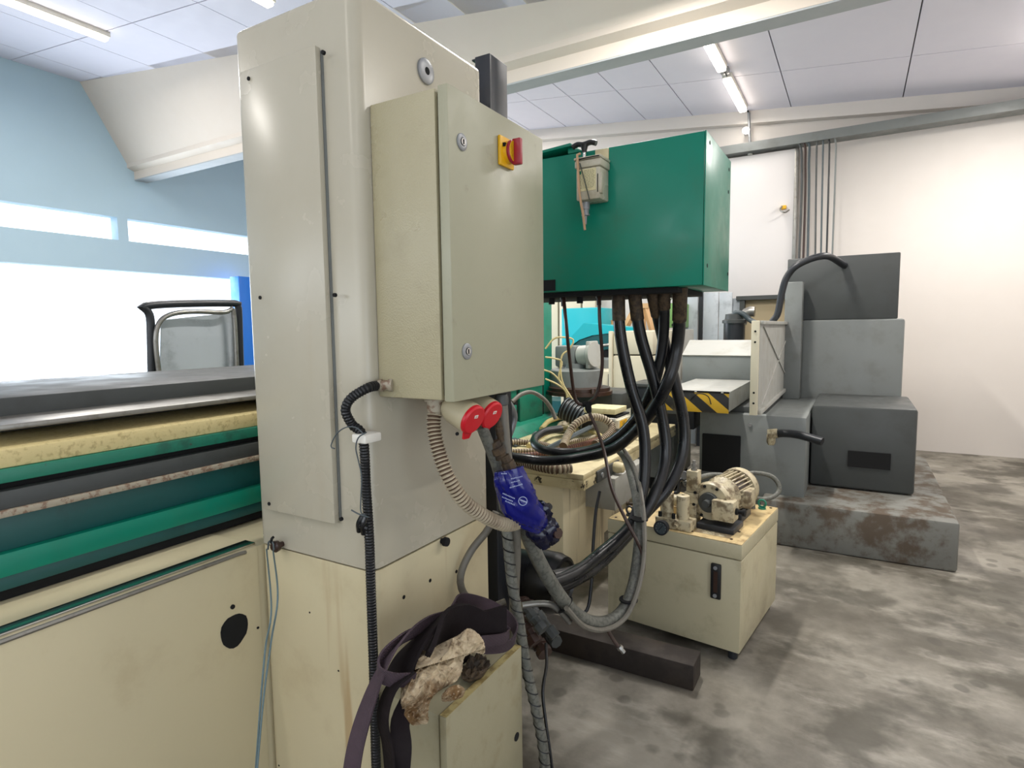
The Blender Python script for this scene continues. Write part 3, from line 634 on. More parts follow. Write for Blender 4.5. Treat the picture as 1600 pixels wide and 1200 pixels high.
part(MB().box((c1.x - .1, YG - .004, c1.z), (c0.x, YG - .0005, c0.z)), 'dark_cutout', 'void', gbx)
for px in (862, 906): 
    c = P('y', YG + .08, px, 461); part(MB().cyl((c.x, c.y, GB - .05), (c.x, c.y, GB - .02), .014, 10), 'bolt_head', 'void', gbx)
la = P('y', YG + .02, 852, 236); lb = P('y', YG + .02, 897, 227); lc = P('y', YG + .02, 908, 236)
part(MB().hexa([(la.x - .25, YG - .02, GT + .002), (lb.x + .01, YG - .02, lb.z - .012), (lb.x + .01, YG + .4, lb.z - .012), (la.x - .25, YG + .4, GT + .002),
                (la.x - .25, YG - .02, GT + .012), (lb.x, YG - .02, lb.z), (lb.x, YG + .4, lb.z), (la.x - .25, YG + .4, GT + .012)], .002), 'raised_lid', 'green', gbx)
part(MB().hexa([(lb.x - .02, YG + .0, GT + .002), (lc.x + .03, YG + .0, GT + .002), (lc.x + .03, YG + .38, GT + .002), (lb.x - .02, YG + .38, GT + .002),
                (lb.x - .02, YG + .0, lb.z - .014), (lb.x, YG + .0, lb.z - .014), (lb.x, YG + .38, lb.z - .014), (lb.x - .02, YG + .38, lb.z - .014)], .002), 'lid_wedge', 'green', gbx)
# lubricator
YL = YG - .105
q0 = P('y', YL, 898, 252); q1 = P('y', YL, 938, 252); qb = P('y', YL, 915, 312)
lx0, lx1, lzt, lzb = q0.x, q1.x, q0.z, qb.z
lu = thing('oil_lubricator', 'cloudy plastic oil lubricator with black T handle hung on the green box', 'lubricator', ((lx0 + lx1) / 2, YL + .05, lzb))
ta = part(MB().box((lx0 + .003, YL + .004, lzb + .0), (lx1 - .003, YG - .002, lzt - .03), .008), 'reservoir', 'cloudy', lu)
part(MB().box((lx0 - .002, YL, lzt - .03), (lx1 + .002, YG - .001, lzt), .006), 'rim', 'cloudy', lu)
part(MB().box((lx0 - .004, YL - .003, lzt + .001), (lx1 + .003, YG - .001, lzt + .012), .004), 'cap_plate', 'cloudy', lu)
part(MB().box((lx1 - .02, YL + .004, lzb + .02), (lx1 + .004, YL + .03, lzt - .056), .005), 'side_rib', 'cloudy', lu)
hp = P('y', YL + .05, 913, 240)
part(MB().lathe((hp.x, YL + .05, lzt + .01), (0, 0, 1), [(0, .012), (.012, .012), (.014, .007), (.05, .006)], 14), 'plunger_rod', 'chrome', lu)
hz = P('y', YL + .05, 915, 226).z
part(MB().tube([(hp.x - .052, YL + .05, hz - .002), (hp.x - .03, YL + .05, hz + .006), (hp.x, YL + .05, hz + .002), (hp.x + .03, YL + .05, hz + .006), (hp.x + .052, YL + .05, hz - .002)], .011, 10, .008).lathe((hp.x, YL + .05, hz - .03), (0, 0, 1), [(0, .009), (.02, .014), (.03, .018)], 12), 't_handle', 'black', lu)
ox = P('y', YL + .05, 915, 330).x
part(MB().lathe((ox, YL + .05, lzb + .002), (0, 0, -1), [(0, .018), (.03, .017), (.031, .014), (.048, .014), (.049, .017), (.055, .017), (.056, .006), (.09, .005)], 16), 'outlet', 'galv', lu)
lab = part(MB().box((lx0 + .012, YL + .002, lzb + .035), (lx1 - .02, YL + .0045, lzt - .036)), 'paper_label', 'paper', lu, 'yellowed label with faded print')
mb = MB(); rows_ = 13; H = (lzt - .036) - (lzb + .035)
for r in range(rows_):
    z = lzt - .044 - r * (H - .014) / rows_; x = lx0 + .018 + (.022 if r < 3 else 0)
    while x < lx1 - .03:
        l = random.uniform(.004, .014); mb.box((x, YL + .0012, z), (min(x + l, lx1 - .024), YL + .0019, z + .0022)); x += l + .003
part(mb, 'faded_print', 'fadedink', lab, kind='stuff')
part(MB().box((lx0 + .016, YL + .001, lzt - .055), (lx0 + .028, YL + .0019, lzt - .042)), 'green_mark', 'greenink', lab)
part(MB().tube([P('y', YL - .004, 907, 240), P('y', YL - .012, 902, 240), P('y', YL - .012, 903, 262), P('y', YL - .012, 905, 300), P('y', YL - .01, 911, 335), P('y', YL - .01, 914, 360)], .0052, 8), 'amber_tube', 'hosepink', lu)
part(MB().tube([P('y', YL - .004, 906, 255), P('y', YL - .006, 914, 285), P('y', YL - .004, 921, 312)], .0022, 6), 'thin_rod', 'ink', lu)
b0 = P('y', YG - .006, 930, 233); b1_ = P('y', YG - .006, 951, 262)
part(MB().box((b0.x, YG - .008, b1_.z), (b1_.x, YG - .001, GT - .004), .002), 'bracket_plate', 'cream', lu)
part(MB().tube([P('y', YL - .003, 900, 250), P('y', YL - .004, 936, 243), P('y', YG - .02, 942, 248), P('y', YG - .012, 950, 256)], .0022, 6), 'band', 'void', lu)

# ------------------------------------------------------------------ big black hoses from the green box
def hose(name, label, pts, r, mat, cat='hose', group=None, endmat=None, endlen=0, **k):
    t = thing(name, label, cat, pts[0], group)
    part(MB().tube(pts, r, 12, .02), 'hose_tube', mat, t)
    if endmat: 
        c = catmull(pts, .02); n = max(2, int(endlen / .02))
        part(MB().tube(c[:n], r * 1.12, 12, .02), 'taped_end', endmat, t)
    return t
def top_(px, dep=None): 
    c = P('y', YG + .12, px, 458); return V((c.x, YG + .12, GB + .01))
HD = 2.58
ends = [(895, 895, 2.32), (882, 908, 2.26), (870, 912, 2.22)]
hose('hydraulic_hose', 'leftmost of the five thick black hoses under the green box', [top_(966), D(969, 520, HD), D(985, 600, 2.6), D(1004, 665, 2.62), D(1008, 720, 2.62), D(1003, 770, 2.6), D(985, 822, 2.55), D(935, 868, 2.42), D(900, 895, 2.30), D(865, 910, 2.22)], .026, 'rubber', group='thick black hoses under the green box', endmat='hose_end', endlen=.16)
hose('hydraulic_hose', 'second thick black hose from the left, crossing behind the front pair', [top_(990), D(1000, 520, HD), D(1020, 590, 2.62), D(1036, 660, 2.66), D(1040, 715, 2.66), D(1026, 765, 2.62), D(1000, 812, 2.58), D(940, 878, 2.45), D(900, 905, 2.32), D(862, 922, 2.22)], .026, 'rubber', group='thick black hoses under the green box', endmat='hose_end', endlen=.16)
hose('hydraulic_hose', 'third thick black hose, swinging farthest right before bending back', [top_(1018), D(1034, 520, HD + .02), D(1055, 600, 2.66), D(1068, 660, 2.70), D(1066, 710, 2.70), D(1045, 760, 2.66), D(1005, 805, 2.62), D(950, 862, 2.5), D(905, 890, 2.36), D(862, 902, 2.24)], .026, 'rubber', group='thick black hoses under the green box', endmat='hose_end', endlen=.16)
tz = .80
hose('hydraulic_hose', 'fourth thick black hose, sweeping left into a coil on the table', [top_(1038), D(1036, 530, HD), D(1022, 600, 2.66), D(992, 655, 2.85), D(950, 692, 3.05), D(905, 706, 3.2), D(860, 705, 3.25), D(838, 697, 3.35), D(836, 685, 3.5), D(852, 674, 3.65), D(876, 670, 3.75)], .024, 'rubber', group='thick black hoses under the green box', endmat='hose_end', endlen=.12)
hose('hydraulic_hose', 'rightmost thick black hose, sweeping left along the table front', [top_(1063), D(1059, 535, HD - .02), D(1042, 600, 2.58), D(1008, 658, 2.74), D(960, 700, 2.96), D(905, 715, 3.12), D(855, 720, 3.2), D(815, 716, 3.22), D(785, 712, 3.25)], .027, 'rubber', group='thick black hoses under the green box', endmat='hose_end', endlen=.18)
# thin brown tubes with T fitting
tt = thing('thin_tubes', 'pair of thin brown tubes joining at a tee below the green box', 'tube', D(915, 632, 2.66))
part(MB().tube([V((P('y', YG + .1, 880, 458).x, YG + .1, GB)), D(884, 500, 2.55), D(890, 560, 2.6), D(897, 615, 2.65), D(903, 630, 2.66), D(914, 633, 2.66)], .0078, 8), 'tube', 'brown_tube', tt)
part(MB().tube([V((P('y', YG + .1, 936, 458).x, YG + .1, GB)), D(937, 500, 2.55), D(941, 560, 2.6), D(938, 595, 2.63), D(930, 620, 2.65), D(918, 630, 2.66)], .0078, 8), 'tube', 'brown_tube', tt)
for px in (880, 936):
    c = P('y', YG + .1, px, 460); part(MB().lathe((c.x, YG + .1, GB), (0, 0, -1), [(0, .014), (.03, .014), (.031, .010), (.06, .010)], 10), 'fitting', 'black_metal', tt)
part(MB().lathe(D(910, 632, 2.66), D(924, 630, 2.66) - D(910, 632, 2.66), [(0, .013), (.04, .013)], 8).lathe(D(917, 628, 2.66), D(921, 645, 2.66) - D(917, 628, 2.66), [(0, .014), (.03, .016), (.05, .011)], 8), 'tee_fitting', 'void', tt)
part(MB().tube([D(919, 640, 2.66), D(932, 670, 2.64), D(944, 705, 2.60), D(955, 760, 2.50), D(972, 800, 2.44), D(990, 835, 2.40), D(1003, 862, 2.36), D(1006, 885, 2.33), D(998, 915, 2.31), D(985, 940, 2.30)], .0075, 8), 'tube', 'brown_tube', tt)
ds = thing('drip_tube', 'short thin tube end with fitting under the braided hose', 'tube', D(972, 1018, 2.25))
part(MB().tube([D(950, 985, 2.27), D(960, 1002, 2.26), D(970, 1015, 2.25)], .007, 8, .01), 'tube', 'brown_tube', ds)
part(MB().lathe(D(967, 1010, 2.25), D(975, 1020, 2.25) - D(967, 1010, 2.25), [(0, .012), (.012, .013), (.013, .009), (.03, .009)], 8), 'fitting', 'steel', ds)

# braided hose bundle
bh = thing('braided_hose', 'thick grey braided hose looping from the blue bag up to the table', 'hose', D(930, 980, 2.2))
part(MB().tube([D(812, 800, 1.84), D(830, 850, 1.90), D(852, 895, 1.96), D(880, 938, 2.04), D(910, 966, 2.12), D(942, 973, 2.2), D(970, 958, 2.26), D(987, 925, 2.30), D(996, 880, 2.36), D(1000, 830, 2.44), D(998, 790, 2.55), D(990, 750, 2.7), D(978, 715, 2.95), D(962, 697, 3.2)], .024, 14, .02), 'braid_sleeve', 'braid', bh)
part(MB().tube([D(885, 950, 2.0), D(912, 978, 2.08), D(944, 984, 2.16), D(975, 967, 2.22), D(994, 930, 2.26), D(1005, 880, 2.32), D(1007, 830, 2.4), D(1003, 780, 2.5), D(993, 735, 2.7), D(975, 703, 2.95)], .0095, 8, .02), 'side_pipe', 'conduit_grey', bh)
for px, py, dp in ((885, 944, 2.06), (985, 938, 2.28), (1002, 812, 2.45)):
    part(MB().lathe(D(px - 3, py, dp), (D(px + 2, py + 5, dp) - D(px - 3, py, dp)) if px < 900 else V((0, 0, 1)), [(0, .036), (.006, .036)], 16), 'cable_tie', 'void', bh)
pw = thing('braided_hose', 'slimmer grey braided hose hanging from the cabinet to the floor', 'hose', D(850, 1200, 1.7))
part(MB().tube([D(752, 665, 1.66), D(764, 695, 1.70), D(778, 735, 1.74), D(787, 785, 1.78), D(794, 850, 1.80), D(800, 910, 1.82), D(811, 970, 1.84), D(822, 1040, 1.86), D(838, 1110, 1.87), D(849, 1170, 1.88), D(854, 1240, 1.89), D(858, 1400, 1.9)], .0165, 14, .012), 'braid_sleeve', 'braid', pw)
wrap = catmull([D(787, 785, 1.78), D(794, 850, 1.80), D(800, 910, 1.82), D(811, 970, 1.84), D(822, 1040, 1.86), D(838, 1110, 1.87), D(849, 1170, 1.88), D(854, 1240, 1.89)], .006)
sp_ = [];
for i, p in enumerate(wrap):
    an = i * .95; sp_.append(p + V((math.cos(an), math.sin(an), 0)) * .0172)
part(MB().tube(sp_, .0022, 5, .006), 'spiral_binding', 'black', pw)
pv = thing('black_cable', 'thin black cable hanging beside the slim braided hose to the floor', 'cable', D(858, 1200, 1.7))
part(MB().tube([D(853, 1005, 2.05), D(854, 1040, 2.0), D(848, 1080, 1.95), D(853, 1130, 1.93), D(860, 1180, 1.92), D(866, 1230, 1.92)], .0055, 8), 'cable', 'black', pv)
pc = thing('grey_conduit', 'smooth grey conduit hanging straight from the cabinet underside', 'conduit', D(790, 700, 1.75))
part(MB().tube([D(784, 618, 1.72), D(786, 650, 1.73), D(790, 700, 1.75), D(796, 745, 1.77), D(803, 800, 1.80), D(806, 860, 1.86), D(804, 920, 1.92), D(803, 985, 1.96), D(803, 1060, 1.98)], .0165, 12), 'conduit_sleeve', 'conduit_grey', pc)
part(MB().lathe(D(783, 616, 1.72), (0, 0, -1), [(0, .018), (.01, .022), (.03, .022), (.032, .018)], 10), 'gland', 'grey_dark', pc)
hb = thing('grease_fittings', 'yellowish greasy hose fittings just above the blue bag', 'hose fitting', D(785, 700, 1.72))
for i, (a, b, r) in enumerate((((772, 690), (784, 716), .022), ((788, 712), (802, 742), .020), ((778, 655), (783, 690), .012))):
    A_ = D(*a, 1.70); B_ = D(*b, 1.71); L = (B_ - A_).length
    part(MB().lathe(A_, B_ - A_, [(0, r * .75), (L * .3, r * .75), (L * .32, r), (L * .7, r), (L * .75, r * .8), (L, r * .8)], 8), 'fitting', 'hose_end', hb)
dk = thing('looped_cable', 'grey-brown cable looping round behind the black motor flange', 'cable', D(722, 900, 1.9))
part(MB().tube([D(775, 800, 1.95), D(762, 828, 1.95), D(738, 858, 1.94), D(722, 890, 1.93), D(720, 915, 1.93), D(732, 936, 1.95), D(760, 950, 1.98), D(790, 940, 2.0)], .0125, 10), 'cable', 'conduit_grey', dk)
hp2 = thing('steel_pipe', 'bent bare steel pipe under the black motor', 'pipe', D(850, 940, 2.0))
part(MB().tube([D(815, 946, 2.0), D(840, 943, 2.02), D(862, 945, 2.04), D(880, 960, 2.08), D(890, 972, 2.1)], .011, 10), 'pipe', 'steel', hp2)
bp2 = thing('black_cable', 'thin black cable hanging against the right side of the cream pedestal', 'cable', D(915, 950, 2.9))
part(MB().tube([D(937, 768, 3.0), D(931, 800, 2.95), D(927, 850, 2.9), D(925, 900, 2.88), D(920, 945, 2.86), D(912, 960, 2.85)], .0085, 8), 'cable', 'black', bp2)

# blue bag
bg = thing('blue_bag', 'wrinkled printed blue plastic bag wrapped round the hose ends', 'plastic bag', D(815, 790, 1.75))
def sleeve(path, radii, flatten, n, amp, freq, seed):
    mb = MB(); c = catmull(path, .006); N = len(c); rings = []
    vdir = (c[N // 2] - C0).normalized(); side = V((1, 0, .2))
    for i, p in enumerate(c):
        f = i / (N - 1) * (len(radii) - 1); k = min(int(f), len(radii) - 2); r = radii[k] + (radii[k + 1] - radii[k]) * (f - k)
        tn = (c[min(i + 1, N - 1)] - c[max(i - 1, 0)]).normalized(); a = tn.cross(vdir).normalized(); b = tn.cross(a)
        ring = []
        for j in range(n):
            an = j * 2 * math.pi / n; q = p + a * math.cos(an) * r + b * math.sin(an) * r * flatten
            u_ = an * 1.3 + i * .05; dd = noise.noise(V((q.x * freq + seed, q.y * freq, q.z * freq * 1.4))) * amp + (1 - abs(noise.noise(V((u_ * 1.6, i * .018, seed)))) * 2.2) * amp * .8
            ring.append(mb.bm.verts.new(q + (q - p).normalized() * dd))
        rings.append(ring)
    for i in range(N - 1):
        for j in range(n): mb.bm.faces.new((rings[i][j], rings[i][(j + 1) % n], rings[i + 1][(j + 1) % n], rings[i + 1][j]))
    mb.bm.faces.new(rings[0][::-1]); mb.bm.faces.new(rings[-1]); return mb
part(sleeve([D(795, 733, 1.70), D(800, 755, 1.70), D(808, 780, 1.72), D(828, 806, 1.76), D(846, 824, 1.80)], [.040, .046, .052, .042, .018], .7, 48, .009, 16, 3), 'film_wrap', 'blue', bg)
part(sleeve([D(832, 790, 1.82), D(842, 815, 1.83), D(852, 835, 1.84), D(858, 852, 1.85)], [.03, .042, .044, .02], .7, 40, .013, 24, 9), 'film_end', 'bluedark', bg)
rows2 = [("IIIII", 789, 741, 0), ("ISOLIERUNG", 806, 748, 8), ("PE FOLIE", 808, 754, 10), ("ISOLIERFILM", 808, 760, 12)]
for i, (px, py, n_, ang) in enumerate(((788, 741, 4, 0), (808, 747, 8, 14), (806, 753, 6, 14), (807, 760, 9, 16), (795, 776, 9, -24), (793, 781, 8, -24), (797, 787, 7, -24))):
    mb = MB(); base = D(px, py, 1.635); an = math.radians(ang); dx = (CR * math.cos(an) - CD * math.sin(an)); dy = (CR * math.sin(an) + CD * math.cos(an)) * -1
    for k in range(n_):
        o = base + dx * ((k - n_ / 2) * .0042); s_ = random.choice((.002, .003, .0026))
        mb.prism([o, o + dx * .0026, o + dx * .0026 + dy * s_, o + dy * s_], CF * .004)
    part(mb, 'white_print', 'print', bg, kind='stuff')
rr = D(817, 783, 1.648); mb = MB(); mb.tube([rr + CR * math.cos(t * .35) * .012 + CD * math.sin(t * .35) * .012 for t in range(19)], .0011, 5, .003)
mb.tube([rr - CR * .008 - CD * .004, rr + CR * .012 + CD * .004], .0018, 5, .003)
part(mb, 'round_logo', 'print', bg)
hv = thing('hose_elbow', 'small black elbow fitting sticking out of the bag end', 'hose fitting', D(858, 800, 1.86))
part(MB().tube([D(862, 830, 1.84), D(855, 808, 1.85), D(851, 797, 1.85), D(857, 790, 1.85)], .009, 8, .008), 'elbow', 'black', hv)
part(MB().lathe(D(854, 792, 1.85), D(864, 792, 1.82) - D(854, 792, 1.85), [(0, .012), (.012, .013), (.013, .009), (.02, .009)], 10), 'nut', 'black', hv)
part(MB().lathe(D(862, 832, 1.84), D(878, 834, 1.80) - D(862, 832, 1.84), [(0, .012), (.02, .014), (.022, .017), (.034, .017)], 8), 'nut', 'brown_tube', hv)

# ------------------------------------------------------------------ hoses heaped on the table
def TP(px, py, h=.03): return P('z', TZ + h, px, py)
def chose(name, label, pts, r, pitch, mat, cat='conduit', depth=.18, h=.03):
    t = thing(name, label, cat, pts[0]); part(MB().corr(pts, r, pitch, 12, depth), 'ribbed_sleeve', mat, t); return t
dc = thing('flexible_duct', 'fat slate-grey ribbed duct lying open-ended on the table', 'duct', TP(890, 655, .1))
pts = [D(883, 638, 4.5), D(903, 648, 4.45), D(920, 658, 4.4)]
part(MB().corr(pts, .090, .030, 20, .12), 'ribbed_sleeve', 'duct', dc)
dd_ = (pts[0] - pts[1]).normalized(); part(MB().lathe(pts[0] + dd_ * .002, dd_, [(0, .090), (.008, .090), (.008, .076), (.002, .074), (.002, .001)], 20, False), 'duct_mouth', 'void', dc)
for i, (lab_, pts) in enumerate((('upper cream hose arching over the heap on the table', [(846, 670), (858, 658), (880, 652), (905, 653), (928, 660), (948, 670)]), ('lower cream hose curving across the middle of the heap', [(826, 697), (845, 682), (868, 671), (895, 668), (920, 672), (940, 684), (928, 694)]))):
    t = thing('cream_hose', lab_, 'hose', TP(*pts[0], .05)); part(MB().tube([TP(x, y, .06 if 0 < k < len(pts) - 1 else .03) for k, (x, y) in enumerate(pts)], .020 - .001 * i, 12), 'hose_tube', 'creamhose', t)
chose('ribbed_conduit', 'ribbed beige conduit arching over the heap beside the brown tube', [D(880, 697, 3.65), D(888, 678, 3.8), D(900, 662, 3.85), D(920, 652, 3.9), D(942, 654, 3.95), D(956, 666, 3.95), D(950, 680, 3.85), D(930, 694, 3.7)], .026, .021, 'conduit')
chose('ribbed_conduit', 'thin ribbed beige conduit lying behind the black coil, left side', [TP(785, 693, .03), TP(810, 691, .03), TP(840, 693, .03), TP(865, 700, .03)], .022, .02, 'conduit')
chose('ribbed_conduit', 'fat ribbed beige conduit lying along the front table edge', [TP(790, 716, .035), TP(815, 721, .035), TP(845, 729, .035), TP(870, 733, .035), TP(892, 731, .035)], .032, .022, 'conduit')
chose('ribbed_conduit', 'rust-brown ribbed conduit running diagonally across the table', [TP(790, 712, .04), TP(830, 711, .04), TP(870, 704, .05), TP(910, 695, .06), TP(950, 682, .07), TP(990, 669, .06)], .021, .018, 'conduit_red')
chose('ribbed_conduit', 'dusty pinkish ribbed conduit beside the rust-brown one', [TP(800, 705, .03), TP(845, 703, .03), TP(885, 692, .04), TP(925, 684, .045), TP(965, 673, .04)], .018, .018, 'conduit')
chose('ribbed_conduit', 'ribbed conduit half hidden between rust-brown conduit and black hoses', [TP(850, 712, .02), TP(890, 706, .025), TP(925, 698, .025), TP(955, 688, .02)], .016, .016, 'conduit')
t = thing('cable_trunking', 'dark grey flat bar lying diagonally over the hose coil', 'bar', TP(855, 702, .1))
a, b = TP(850, 704, .06), TP(922, 668, .12); part(MB().tube([a, b], .018, 6), 'bar_body', 'duct', t); part(MB().cyl(b, b + (b - a).normalized() * .06, .012, 8), 'bar_tip', 'steel', t)
t = thing('grey_hose', 'grey hose drooping behind the red sockets', 'hose', D(790, 640, 3.0))
part(MB().tube([D(784, 622, 2.9), D(797, 634, 2.95), D(803, 652, 3.0), D(798, 672, 3.0), D(790, 690, 3.0)], .019, 10), 'hose_tube', 'galv', t)
t = thing('grey_hose', 'dark thin hose arching in front of the green panels', 'hose', D(868, 655, 3.5))
part(MB().tube([D(800, 628, 3.3), D(815, 616, 3.35), D(832, 613, 3.4), D(850, 624, 3.45), D(862, 640, 3.5), D(868, 655, 3.5)], .012, 10), 'hose_tube', 'conduit_grey', t)
t = thing('grey_hose', 'dull grey hose running right under the beige conduit arch', 'hose', TP(920, 672, .05))
part(MB().tube([TP(918, 668, .08), TP(940, 668, .06), TP(965, 673, .05), TP(1000, 680, .04)], .017, 10), 'hose_tube', 'conduit_grey', t)
t = thing('dirty_cloth', 'crumpled dirty beige cloth lump between the cream hoses', 'cloth', TP(890, 665, .03))
mb = MB(); bmesh.ops.create_icosphere(mb.bm, subdivisions=4, radius=1)
for v in mb.bm.verts:
    n1 = noise.noise(v.co * 2.2) * .35 + noise.noise(v.co * 5) * .15
    v.co = TP(886, 666, .05) + V((v.co.x * .075, v.co.y * .09, v.co.z * .045)) * (1 + n1)
part(mb, 'cloth_folds', 'conduit', t)
t = thing('hose_coupling', 'small steel hose coupling lying by the green foot', 'hose fitting', TP(842, 678, .03))
part(MB().lathe(TP(834, 682, .04), TP(846, 673, .04) - TP(834, 682, .04), [(0, .018), (.04, .018), (.041, .026), (.09, .026), (.091, .02), (.12, .02)], 10), 'coupling', 'galv', t)
t = thing('scrap_plate', 'flat grey-green plate lying on the left of the table', 'plate', TP(805, 690, .004))
a = TP(795, 683, .003); b = TP(822, 691, .003); c = TP(806, 699, .003); d = TP(784, 694, .003)
part(MB().prism([a, b, c, d], (0, 0, .012), .002), 'plate', 'duct', t)

# small box with yellow labels on the table
wb = thing('control_box', 'small off-white box with yellow label on the table behind the coil', 'box', TP(963, 672, 0))
q = TP(985, 672, 0); bx, by = q.x, q.y
by0 = P('x', bx, 956, 684).y
part(MB().box((bx - .30, by0, TZ + .001), (bx, by, TZ + .12), .005), 'box_body', 'cream_plain', wb)
part(MB().box((bx - .29, by0 + .02, TZ + .1205), (bx - .02, by - .02, TZ + .132), .003), 'box_lid', 'white', wb)
lb_ = part(MB().box((bx, (by + by0) / 2 - .04, TZ + .055), (bx + .002, (by + by0) / 2 + .12, TZ + .11)), 'yellow_label', 'yellow', wb)
text('1A', .05, V((bx + .0025, (by + by0) / 2 + .04, TZ + .083)), (0, 1, 0), (0, 0, 1), 'lettering', 'ink', lb_, .0005)
bd = thing('board', 'thin yellowish wooden board lying on top of the small off-white box', 'board', (bx - .2, by + .1, TZ + .17))
part(MB().box(D(912, 645, 4.35) , D(972, 636, 4.35) + V((0, .10, 0)), .002), 'board_body', 'paper', bd)
bk2 = thing('black_case', 'flat black case under the yellowish board', 'case', (bx - .2, by + .1, TZ + .14))
part(MB().box(D(918, 651, 4.36), D(974, 647, 4.36) + V((0, .14, 0)), .004), 'case_body', 'void', bk2)

# rotary table and grey block at the far end of the table
rb = thing('rotary_table', 'grey round rotary table with motor standing on a brown block', 'rotary table', D(910, 620, 4.9))
lo_, hi_ = pbox(4.9, 880, 972, 613, 640, .5); part(MB().box(lo_, hi_, .01), 'base_block', 'grey_dark', rb)
c = D(905, 612, 5.2); c = V((c.x, c.y, hi_[2]))
part(MB().lathe(c, (0, 0, 1), [(0, .29), (.03, .29), (.031, .27), (.06, .27)], 36), 'brown_plate', 'brown_tube', rb)
part(MB().lathe(c + V((-.08, .1, .06)), (0, 0, 1), [(0, .24), (.14, .24), (.15, .22), (.16, .10), (.2, .1)], 36), 'table_ring', 'grey', rb)
part(MB().box(c + V((-.25, .02, .23)), c + V((-.05, .2, .42)), .02), 'gear_housing', 'grey', rb)
part(MB().lathe(c + V((-.02, .1, .33)), (1, -.25, .1), [(0, .09), (.1, .09), (.12, .11), (.15, .11)], 24), 'motor', 'grey_light', rb)
part(MB().box(c + V((.06, .0, .22)), c + V((.1, .2, .46)), .01), 'end_plate', 'grey_light', rb)
for k in (-1, 1): part(MB().lathe(c + V((.12 * k + .1, -.22, .03)), (0, 0, 1), [(0, .02), (.04, .02)], 6), 'clamp_bolt', 'brown_tube', rb)
cb = thing('pale_cable', 'tangle of pale cream thin cable hanging over the rotary table', 'cable', D(880, 560, 4.6))
for pts in ([(852, 545), (868, 528), (895, 530), (890, 545), (878, 556), (876, 580), (880, 600), (892, 622), (903, 640)], [(852, 558), (866, 560), (878, 566), (873, 590), (884, 612), (890, 625)], [(850, 578), (864, 584), (880, 602), (895, 625), (906, 642)], [(852, 592), (870, 600), (884, 612), (886, 630)]):
    part(MB().tube([D(x, y, 4.6) for x, y in pts], .008, 6), 'cable_strand', 'creamhose', cb)

# ------------------------------------------------------------------ low cabinet, sling, rag
LX = -.862; LY1 = 1.125; LY2 = 1.515; LZ = .572
lc_ = thing('low_cabinet', 'low beige cabinet in the foreground under the purple sling and rag', 'cabinet', ((XC + LX) / 2, 1.3, 0))
part(MB().box((XC + .001, LY1 + .006, .06), (LX - .030, LY2 - .004, LZ - .006), .008), 'cabinet_body', 'lowcab', lc_)
part(MB().box((XC + .03, LY1 + .03, 0), (LX - .05, LY2 - .03, .059)), 'plinth', 'black_metal', lc_)
part(MB().box((LX - .0305, LY1 + .02, .08), (LX - .022, LY2 - .018, LZ - .018)), 'door_gasket', 'void', lc_)
part(MB().box((LX - .022, LY1 - .002, .062), (LX, LY2, LZ), .004), 'door', 'lowcab', lc_)
part(MB().box((LX - .0215, LY1, LZ + .0002), (LX - .0006, LY2 - .002, LZ + .0008)), 'grimy_top_edge', 'lowcab_edge', lc_)
c = P('x', LX, 807, 1151)
part(MB().lathe((LX - .001, c.y, c.z), (1, 0, 0), [(0, .013), (.003, .013), (.003, .008)], 20), 'lock', 'void', lc_)

sg = thing('lifting_sling', 'purple webbing lifting sling heaped on the low cabinet', 'lifting sling', (-1.0, 1.3, LZ))
W = .055
zl = LZ + .005
# long strand from the loop down over the front
part(MB().ribbon([D(700, 965, 1.62), D(665, 975, 1.55), D(630, 1000, 1.46), D(600, 1040, 1.40), D(575, 1100, 1.36), D(555, 1170, 1.34), D(545, 1240, 1.33)], .040, [(0, .5, 1), (.4, 0, 1), (.8, 0, .5), (1, .3, .2), (1, .5, 0)], .005), 'strap', 'web', sg)
part(MB().ribbon([D(640, 1050, 1.42), D(612, 1075, 1.38), D(598, 1120, 1.36), D(606, 1170, 1.36), D(612, 1240, 1.35)], .05, [(1, -.3, .4), (1, -.4, .1)], .005), 'strap', 'webdark', sg)
part(MB().ribbon([D(655, 1060, 1.42), D(640, 1095, 1.39), D(625, 1130, 1.37), D(628, 1170, 1.36), D(622, 1240, 1.35)], .045, [(1, .3, .2), (.5, 1, .1), (1, .2, 0)], .005), 'strap', 'webdark', sg)
part(MB().ribbon([D(648, 1062, 1.41), D(612, 1062, 1.385), D(592, 1050, 1.385), D(596, 1028, 1.42), D(625, 1000, 1.47), D(655, 985, 1.54)], .034, [(.1, 0, 1), (0, 0, 1), (.3, .2, 1), (.3, .2, 1)], .005), 'strap_loop', 'web', sg)
part(MB().ribbon([D(620, 1060, 1.43), D(640, 1020, 1.47), D(670, 985, 1.53), D(698, 955, 1.60)], .085, [(1, .2, .5), (1, .3, .9)], .008), 'strap', 'webdark', sg)
part(MB().ribbon([D(662, 1035, 1.47), D(690, 985, 1.55), D(720, 975, 1.60), D(750, 985, 1.64), D(790, 975, 1.68)], .11, [(.5, .3, 1), (.2, .3, 1), (.2, .3, 1)], .012), 'strap', 'webdark', sg)
part(MB().ribbon([D(690, 990, 1.58), D(702, 955, 1.66), D(716, 937, 1.72), D(745, 940, 1.76), D(775, 952, 1.78), D(798, 970, 1.76), D(806, 990, 1.73), D(795, 1008, 1.69), D(765, 1012, 1.64), D(735, 1008, 1.60), D(700, 1010, 1.56)], .036, [(0, 0, 1), (.5, .4, 1), (0, 0, 1), (0, .3, 1), (.3, 0, 1), (0, 0, 1), (0, 0, 1)], .005), 'strap_loop', 'web', sg)
part(MB().ribbon([D(742, 1000, 1.63), D(775, 985, 1.68), D(795, 988, 1.70), D(785, 998, 1.66), D(745, 1003, 1.60)], .03, [(0, 0, 1)], .005), 'strap_loop', 'web', sg)
